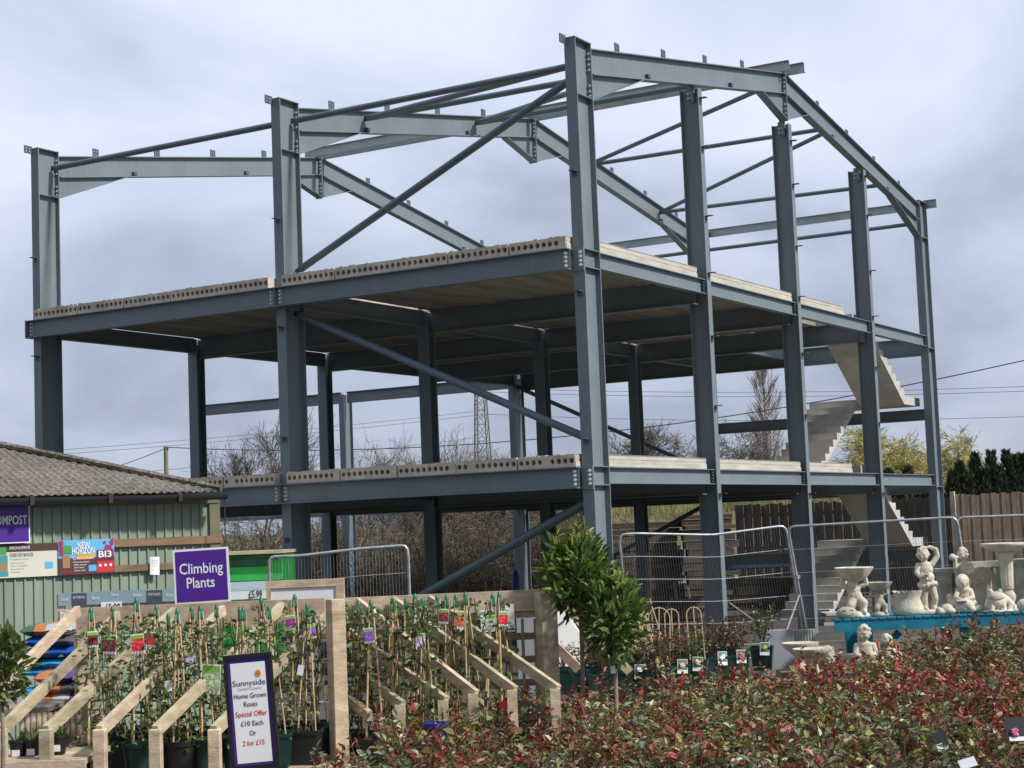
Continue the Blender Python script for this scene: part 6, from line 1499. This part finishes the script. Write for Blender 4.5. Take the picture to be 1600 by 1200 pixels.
# bird bath on a fluted baluster
e = stone('bird_bath', 'tall stone bird bath on a fluted baluster stem at the right end of the table', 'bird bath', 1577, .3)
b = MB(); b.lathe([(.085, 0), (.088, .03), (.07, .045), (.05, .06), (.068, .10), (.072, .13), (.055, .17), (.042, .185), (.055, .20), (.055, .215), (.045, .225)], n=24); b.build('base', STONE, e, smooth=True, ang=40)
b = MB(); b.lathe([(.055, .222), (.062, .45), (.07, .50), (.09, .53), (.09, .54)], n=48, wob=lambda t, z: 1+(.045*math.cos(12*t) if z < .5 else 0)); b.build('fluted_stem', STONE, e, smooth=True, ang=60)
b = MB(); b.lathe([(.05, .535), (.13, .55), (.20, .585), (.225, .60), (.228, .615), (.222, .622), (.20, .615), (.12, .575), (.01, .565)], n=40); b.build('bowl', STONE, e, smooth=True, ang=40)
# curved bench behind
e = stone('stone_bench', 'curved stone bench seat on carved legs behind the arched plaque', 'bench', 1541, .78)
b = MB(); pts = [(-.19+.38*i/12, .06*math.sin(PI*i/12)-.03) for i in range(13)]
b.add([(x, y+w_, z) for z in (.39, .445) for w_ in (-.075, .075) for x, y in pts], [(i, i+1, 14+i, 13+i)[::-1] for i in range(12)]+[(26+i, 27+i, 40+i, 39+i) for i in range(12)]+[(i, 26+i, 27+i, i+1)[::-1] for i in range(12)]+[(13+i, 14+i, 40+i, 39+i)[::-1] for i in range(12)]+[(0, 13, 39, 26), (12, 38, 51, 25)]); b.build('seat', STONE2, e)
for x in (-.14, .14):
    b = MB(); b.prism([(x-.05, -.06, 0), (x+.05, -.06, 0), (x+.035, -.06, .15), (x+.055, -.06, .30), (x+.065, -.06, .389), (x-.065, -.06, .389), (x-.055, -.06, .30), (x-.035, -.06, .15)], (0, .10, 0)); b.build('leg', STONE2, e, bevel=.008)
e = stone('stone_ball', 'small rounded stone ornament at the right picture edge of the table', 'ornament', 1600, .06)
b = MB(); b.ball((0, 0, .055), (.06, .06, .058), 18, 12); b.lathe([(.04, 0), (.035, .02)], n=14); b.build('ball', STONE, e, smooth=True)
e = stone('snail_statue', 'small curled stone animal lying at the feet of the tall cherub', 'ornament', 1480, .1)
b = MB(); b.ball((0, 0, .045), (.06, .05, .05), 14, 10); limb(b, [(-.04, -.02, .025), (-.085, -.03, .03)], [.028, .03]); b.ball((.03, -.03, .03), (.045, .035, .028), 10, 8); b.ball((-.085, -.035, .045), (.028, .028, .026), 10, 8)
sculpt('figure', b, STONE, .007, e, smooth=2)
# ---------------------------------------------------------------- ornaments below and beside the table
LZ = .56
deck('low_bench', 1292, 1420, 14.75, LZ, .5, WOODG, 'low grey bench with the stone children under the blue table edge')
def low(name, label, cat, u, d=14.95, rz=0.0):
    p = at(u, 1000, d); return empty(name, (p.x, p.y, LZ+.002), FACE+rz, label, cat)
def bust(u, d, s_, label, look, seed):
    e = low('child_statue', label, 'statue', u, d); b = MB()
    def S(*p): return tuple(x*s_ for x in p)
    b.lathe([(.08*s_, 0), (.07*s_, .04*s_)], n=14); b.ball(S(0, .01, .07), S(.075, .06, .06), 12, 8); b.ball(S(0, .0, .15), S(.065, .05, .08), 14, 10); b.ball(S(0, 0, .205), S(.07, .042, .032), 12, 8)
    limb(b, [S(0, 0, .21), S(0, -.004, .25)], [.025*s_, .024*s_]); head(b, S(0, -.01, .305), .062*s_, look=look, seed=seed)
    limb(b, [S(-.068, 0, .20), S(-.085, -.02, .13), S(-.03, -.07, .10)], [.026*s_, .023*s_, .018*s_]); limb(b, [S(.068, 0, .20), S(.085, -.02, .13), S(.03, -.07, .11)], [.026*s_, .023*s_, .018*s_])
    hand(b, S(-.03, -.07, .10), (1, -.1, .1), .012*s_, side=(0, 0, 1)); hand(b, S(.03, -.07, .11), (-1, -.1, .1), .012*s_, side=(0, 0, 1))
    limb(b, [S(-.04, .0, .05), S(-.07, -.08, .06), S(-.03, -.10, .02)], [.04*s_, .034*s_, .024*s_]); limb(b, [S(.04, .0, .05), S(.07, -.08, .06), S(.03, -.10, .02)], [.04*s_, .034*s_, .024*s_])
    sculpt('figure', b, STONE, .0066, e, smooth=2)
bust(1351, 14.9, 1.06, 'stone child sitting under the table edge, looking left', (-.7, -1, -.15), 11)
bust(1385, 14.7, .86, 'smaller stone child sitting in front of the ribbed terracotta', (-.3, -1, -.3), 12)
e = low('reclining_statue', 'mossy stone figure lying on its side at the left below the table', 'statue', 1318, 15.0)
b = MB(); limb(b, [(-.11, 0, .10), (-.02, 0, .09), (.09, .01, .075)], [.062, .058, .06]); limb(b, [(.09, 0, .07), (.15, -.05, .10), (.19, 0, .04)], [.05, .042, .03]); limb(b, [(-.10, -.03, .13), (-.13, -.09, .08), (-.08, -.10, .03)], [.028, .026, .02]); hand(b, (-.08, -.10, .03), (1, -.1, 0), .013, side=(0, 0, 1)); head(b, (-.155, -.02, .155), .056, look=(-.5, -1, 0), seed=14); b.lathe([(.16, 0), (.15, .03)], n=18, wob=lambda t, z: 1); 
sculpt('figure', b, STONE2, .007, e, smooth=2)
# bowls
for i, (u, v, w_, d, lab) in enumerate([(1250, 1004, 58, 15.0, 'plain round stone bird bath bowl on a short foot, the rear one of two'), (1268, 1013, 58, 14.6, 'stone bird bath bowl with a scalloped rim, the front one of two')]):
    p = at(u, v, d); w = w_*d/F_PX/2; e = empty('stone_bowl', (p.x, p.y, p.z-.24), FACE, lab, 'bird bath'); b = MB()
    b.lathe([(w*.50, 0), (w*.52, .03), (w*.36, .06), (w*.30, .10), (w*.42, .135), (w*.8, .185), (w*.98, .215), (w, .24), (w*.94, .24), (w*.7, .205), (.01, .19)], n=40, wob=(lambda t, z: 1) if i == 0 else (lambda t, z: 1+(.04*abs(math.sin(5*t)) if z > .2 else .0)))
    b.build('bowl', STONE, e, smooth=True, ang=50)
    b = MB(); b.box((-.2, -.15, -(p.z-.24)), (.2, .2, -.003)); o = b.build('display_block', WOODG); o.location = e.location; o.rotation_euler = (0, 0, FACE); tag(o, 'grey wooden block under the %s stone bowl' % ('rear' if i == 0 else 'front'), 'block')
SLATEM = mat('slate_slab', (.27, .29, .32), rough=.7, var=.15, scale=5, bump=.1)
p = at(1222, 1045, 15.6); e = empty('paving_slab', (p.x, p.y, 0), FACE+.12, 'smooth grey paving slab stood on edge beside the stone bowls', 'slab'); zt = at(1222, 984, 15.6).z
b = MB(); b.box((-.15, 0, 0), (.12, .05, zt)); b.build('slab', SLATEM, e, bevel=.006)
p = at(1259, 1045, 15.8); e = empty('ribbed_slab', (p.x, p.y, 0), FACE+.12, 'ribbed pale grey concrete panel stood behind the stone bowls', 'panel'); zt = at(1259, 984, 15.8).z
b = MB(); b.box((-.11, 0, 0), (.11, .04, zt))
for i in range(8): b.box((-.108+i*.0275, -.016, .1), (-.108+i*.0275+.015, -.0005, zt-.004))
b.build('panel', mat('pale_concrete', (.42, .42, .40), rough=.85, var=.15, scale=5), e)
TERRA = mat('terracotta', (.42, .19, .10), rough=.8, var=.2, scale=6)
for i, (u, d) in enumerate(((1371, 15.15), (1402, 15.1))):
    p = at(u, 1000, d); e = empty('ribbed_edging', (p.x, p.y, LZ+.002), FACE+.2, ['ribbed terracotta edging standing left of the smaller stone child', 'ribbed terracotta edging standing right of the smaller stone child'][i], 'edging'); e.rotation_euler = (0, -.12, FACE+.2)
    for k in range(3):
        b = MB(); b.cyl((-.028+k*.028, 0, 0), (-.028+k*.028, 0, .22), .013, n=10); b.build('rib', TERRA, e, smooth=True, ang=40)
b = MB(); b.box((-.06, 0, 0), (.06, .2, .24)); o = b.build('cardboard_box', mat('cardboard', (.42, .27, .16), rough=.85, var=.12), bevel=.004); p = at(1293, 1000, 15.05); o.location = (p.x, p.y, LZ-.04); o.rotation_euler = (0, 0, FACE+.2); tag(o, 'brown cardboard box at the left end of the blue table', 'box')
b = MB(); b.box((-.2, 0, 0), (.2, .25, LZ-.043)); o = b.build('display_block', WOODG); o.location = (p.x-.02, p.y, 0); o.rotation_euler = (0, 0, FACE+.2); tag(o, 'grey block supporting the cardboard box', 'block')
for i, (u, w) in enumerate(((1432, .16), (1466, .12), (1498, .17))):
    p = at(u, 1000, 15.5); e = empty('garden_rock', (p.x, p.y, LZ-.12), FACE, ['pale rough rock in the shade under the table beside the brace', 'smaller pale rough rock in the shade, middle of three', 'pale rough rock farthest right in the shade under the table'][i], 'rock')
    b = MB(); b.ball((0, 0, w*.5), (w, w*.7, w*.55), 12, 8); b.v = [tuple(Vector(v)*(1+.25*mnoise.noise(Vector(v)*9+Vector((i*5, 0, 0))))) for v in b.v]; b.build('rock', STONE2, e)
deck('low_bench', 1422, 1560, 15.45, LZ-.118, .6, WOODG, 'low grey bench with pale rocks under the middle of the blue table')

# ---------------------------------------------------------------- the massed roses
DG, GG, YG, BZ, DR_, RD = (0.100, 0.125, 0.048), (0.195, 0.225, 0.120), (0.255, 0.270, 0.075), (0.225, 0.120, 0.048), (0.225, 0.065, 0.035), (0.340, 0.050, 0.032)
def rose_mesh(seed, pal, redtop):
    q = random.Random(seed); b = MB(); sb = MB()
    for k in range(8):
        a = 6.28*k/8+q.uniform(-.4, .4); rr = q.uniform(.03, .20); H = q.uniform(.20, .47); base = Vector((.03*math.cos(a), .03*math.sin(a), .0)); tip = Vector((rr*math.cos(a), rr*math.sin(a), H)); mid = base.lerp(tip, .5)+Vector((q.gauss(0, .02), q.gauss(0, .02), .03))
        sb.path([base, mid, tip], [.0055, .0045, .0025], n=4, caps=False)
        nl = 8
        for j in range(nl):
            t = .22+.80*(j+q.random())/nl; p = base.lerp(mid, t/.5) if t < .5 else mid.lerp(tip, (t-.5)/.5)
            young = t > .86; c0 = (q.choice((DR_, RD, BZ)) if q.random() < redtop else q.choice((YG, GG))) if young else q.choice(pal)
            aa = q.uniform(0, 6.28); d = Vector((math.cos(aa), math.sin(aa), q.uniform(-.05, .75) if not young else q.uniform(.5, 1.6))).normalized(); Lr = q.uniform(.08, .135)*(.7 if young else 1); sd = d.cross(Vector((0, 0, 1))).normalized()
            sb.path([p, p+d*Lr], [.0016, .001], n=3, caps=False); c0 = tint(c0, q, .2)
            for (f_, s_) in ((.42, -1), (.42, 1), (.75, -1), (.75, 1), (1.0, 0)):
                l_ = q.uniform(.038, .064)*(1.15 if s_ == 0 else .95)*(.75 if young else 1); dd = (d*.55+sd*s_*.9+Vector((0, 0, q.gauss(-.05, .22)))).normalized() if s_ else (d+Vector((0, 0, -.15)))
                leaf(b, p+d*Lr*f_, dd, l_, l_*.56, tint(c0, q, .14), q, fold=.18)
    for k in range(4):                                # long young shoots above the rest
        a = q.uniform(0, 6.28); rr = q.uniform(.02, .15); s0 = Vector((rr*math.cos(a), rr*math.sin(a), q.uniform(.28, .36))); s1 = s0+Vector((q.gauss(0, .03), q.gauss(0, .03), q.uniform(.10, .20)))
        sb.path([s0*.6, s0, s1], [.003, .0026, .0018], n=4, caps=False); c0 = q.choice((DR_, RD, BZ)) if q.random() < redtop+.1 else q.choice((YG, BZ))
        for j in range(9):
            t = q.uniform(.25, 1.0); aa = q.uniform(0, 6.28); l_ = q.uniform(.026, .048); leaf(b, s0.lerp(s1, t), (math.cos(aa), math.sin(aa), q.uniform(.3, 1.5)), l_, l_*.42, tint(c0, q, .2), q, fold=.3)
    return b.mesh('foliage', ROSE), sb.mesh('canes', STEM_R)
kinds = [('dark green', (DG, DG, GG, GG, BZ), .5), ('grey green', (GG, GG, DG, GG, YG), .25), ('yellow green', (YG, YG, GG, BZ, DG), .2), ('bronze', (BZ, GG, DG, YG, BZ), .6), ('dark red', (BZ, DR_, DG, DR_, BZ), 1.0)]
RM = [[rose_mesh(200+10*i+j, pal, rt) for j in range(3)] for i, (nm, pal, rt) in enumerate(kinds)]
b = MB(); b.lathe([(.07, 0), (.088, .165), (.094, .165), (.096, .19), (.09, .19), (.084, .17), (.01, .168)], n=14); rpot = b.mesh('pot', POT_B, smooth=True, ang=40)
edge = [(7.0, -.80), (8.6, -.98), (10.4, -.66), (11.8, .36), (12.25, 1.1), (12.6, 1.95), (13.6, 2.7), (14.2, 3.2), (14.9, 4.4), (15.1, 5.0)]
def rmin_at(d):
    for (d0, r0), (d1, r1) in zip(edge, edge[1:]):
        if d0 <= d <= d1: return r0+(r1-r0)*(d-d0)/(d1-d0)
    return edge[0][1]
ROSEZ = .165
cnt = 0; q = random.Random(77); row = 0; d = 7.15
while d < 15.0 and cnt < 298:
    rmax = (1625-800)*d/F_PX+.05; r = rmin_at(d)+.14*(row % 2)
    while r < rmax and cnt < 298:
        rr, dd = r+q.uniform(-.05, .05), d+q.uniform(-.05, .05); p = G(rr, dd, ROSEZ+.14*min(1, max(0, (dd-12.8)/1.2))*min(1, max(0, (rr/dd*F_PX-560)/100)))
        nz = 1.25*mnoise.noise((rr*.75, dd*.55, 3.3))+.16*q.gauss(0, 1)
        kk = 4 if nz > .52 else 3 if nz > .10 else 0 if nz > -.10 else 1 if nz > -.26 else 2
        if rr < .2 and dd < 8.6 and q.random() < .5: kk = 2
        if q.random() < .05: r += .31; continue
        hs = q.uniform(.74, 1.27)*(.62 if rr/dd*F_PX > 560 and dd < 8.2 else 1)
        e = empty('rose_bush', p, q.uniform(0, 6.28), 'potted rose bush with %s leaves in the massed rose bed' % kinds[kk][0] , 'rose bush', 'potted %s roses in the foreground' % kinds[kk][0])
        o = bpy.data.objects.new('pot', rpot); col.objects.link(o); o.parent = e
        f_, s_ = RM[kk][q.randrange(3)]
        for nm, me in (('foliage', f_), ('canes', s_)):
            o = bpy.data.objects.new(nm, me); col.objects.link(o); o.parent = e; o.location = (0, 0, .165); o.scale = (1, 1, hs)
        cnt += 1; r += .31
    d += .30; row += 1
print('roses', cnt, d)
ROSEB = [(-1.35, .15, 6.9, 10.3), (.2, 2.3, 6.9, 12.2), (2.35, 4.9, 6.9, 14.6)]
for i, (r0, r1, d0, d1) in enumerate(ROSEB):
    p = G((r0+r1)/2, d0, 0); e = empty('rose_bench', p, FACE, ['wooden bench under the roses nearest the price sign', 'wooden bench under the middle block of roses', 'wooden bench under the roses in front of the statue table'][i], 'bench'); w = (r1-r0)/2; L = d1-d0
    if i == 0:
        prof = [(-w, 0), (w, 0), (w, L), (w-.75, L), (-w+.18, 1.6)]
    else: prof = [(-w, 0), (w, 0), (w, L), (-w, L-(.0 if i == 1 else 2.1))]
    b = MB(); b.prism([(x, y, ROSEZ-.06) for x, y in prof], (0, 0, .055)); b.build('deck', WOOD, e)
    for x in (-w+.1, w-.1):
        for y in (.1, L-2.3): 
            b = MB(); b.box((x-.04, y, 0), (x+.04, y+.08, ROSEZ-.061)); b.build('leg', WOODG, e)
# labels and odd bits among the roses
def bit(name, label, cat, u, v, d, w, h, m, roll=0.0, tilt=-.3, yaw=0.0):
    p = at(u, v, d); b = MB(); b.box((-w/2, 0, -h/2), (w/2, .003, h/2)); e = empty(name, p, FACE+yaw, label, cat); e.rotation_euler = (tilt, -roll, FACE+yaw); b.build('card', m, e)
    b = MB(); b.cyl((0, .006, -h/2-.25), (0, .006, h/2-.01), .003, n=5); b.build('stick', POT_B, e); return e
BLK = flat('black_card', (.015, .015, .018)); PNK = flat('pink_print', (.45, .10, .22))
e = bit('plant_label', 'black plant label with a pink rose picture at the lower right edge', 'plant label', 1588, 1140, 8.3, .10, .12, BLK)
b = MB(); q = random.Random(5)
for k in range(9): b.cyl((-.01+q.gauss(0, .012), -.002-.0002*k, -.005+q.gauss(0, .012)), (-.01, -.0008, -.005), .013, n=8)
b.build('rose_print', PNK, e); b = MB(); panel(b, -.04, .04, -.055, -.035, -.002, .001); b.build('white_print', TXT_W, e)
e = bit('plant_label', 'black plant label with a white corner among the roses left of the pink one', 'plant label', 1470, 1158, 8.5, .07, .10, BLK, roll=.3)
b = MB(); panel(b, -.03, .0, -.045, -.01, -.002, .001); b.build('white_print', TXT_W, e)
bit('paper_tag', 'crumpled white paper tag at the bottom among the roses', 'tag', 1512, 1192, 7.9, .08, .05, flat('worn_paper', (.58, .59, .60)), roll=.25, tilt=-.7)
0 and bit('paper_tag', 'grey paper tag at the bottom centre among the roses', 'tag', 846, 1184, 8.0, .08, .06, flat('grey_card', (.52, .55, .54)), roll=-.4)
bit('paper_tag', 'small white tag on the bay tree stem', 'tag', 958, 1046, 10.74, .03, .05, WHITE)
bit('red_tag', 'bright red plastic tag among roses below the right stand', 'tag', 789, 1101, 10.2, .075, .045, flat('red_tag_plastic', (.62, .02, .03)), roll=.1)
bit('red_tag', 'dull red plastic tag among roses left of the blue pot', 'tag', 650, 1104, 10.2, .06, .05, flat('red_tag_plastic', (.62, .02, .03)), roll=-.3)
p = at(682, 1176, 9.7); e = empty('blue_pot', p, FACE, 'deep blue pot glimpsed between the roses', 'pot'); b = MB(); b.lathe([(.05, 0), (.07, .15), (.075, .15), (.075, .17), (.065, .17), (.06, .14), (.01, .13)], n=20); b.build('pot', flat('blue_glaze', (.01, .025, .20), .3), e, smooth=True, ang=40)
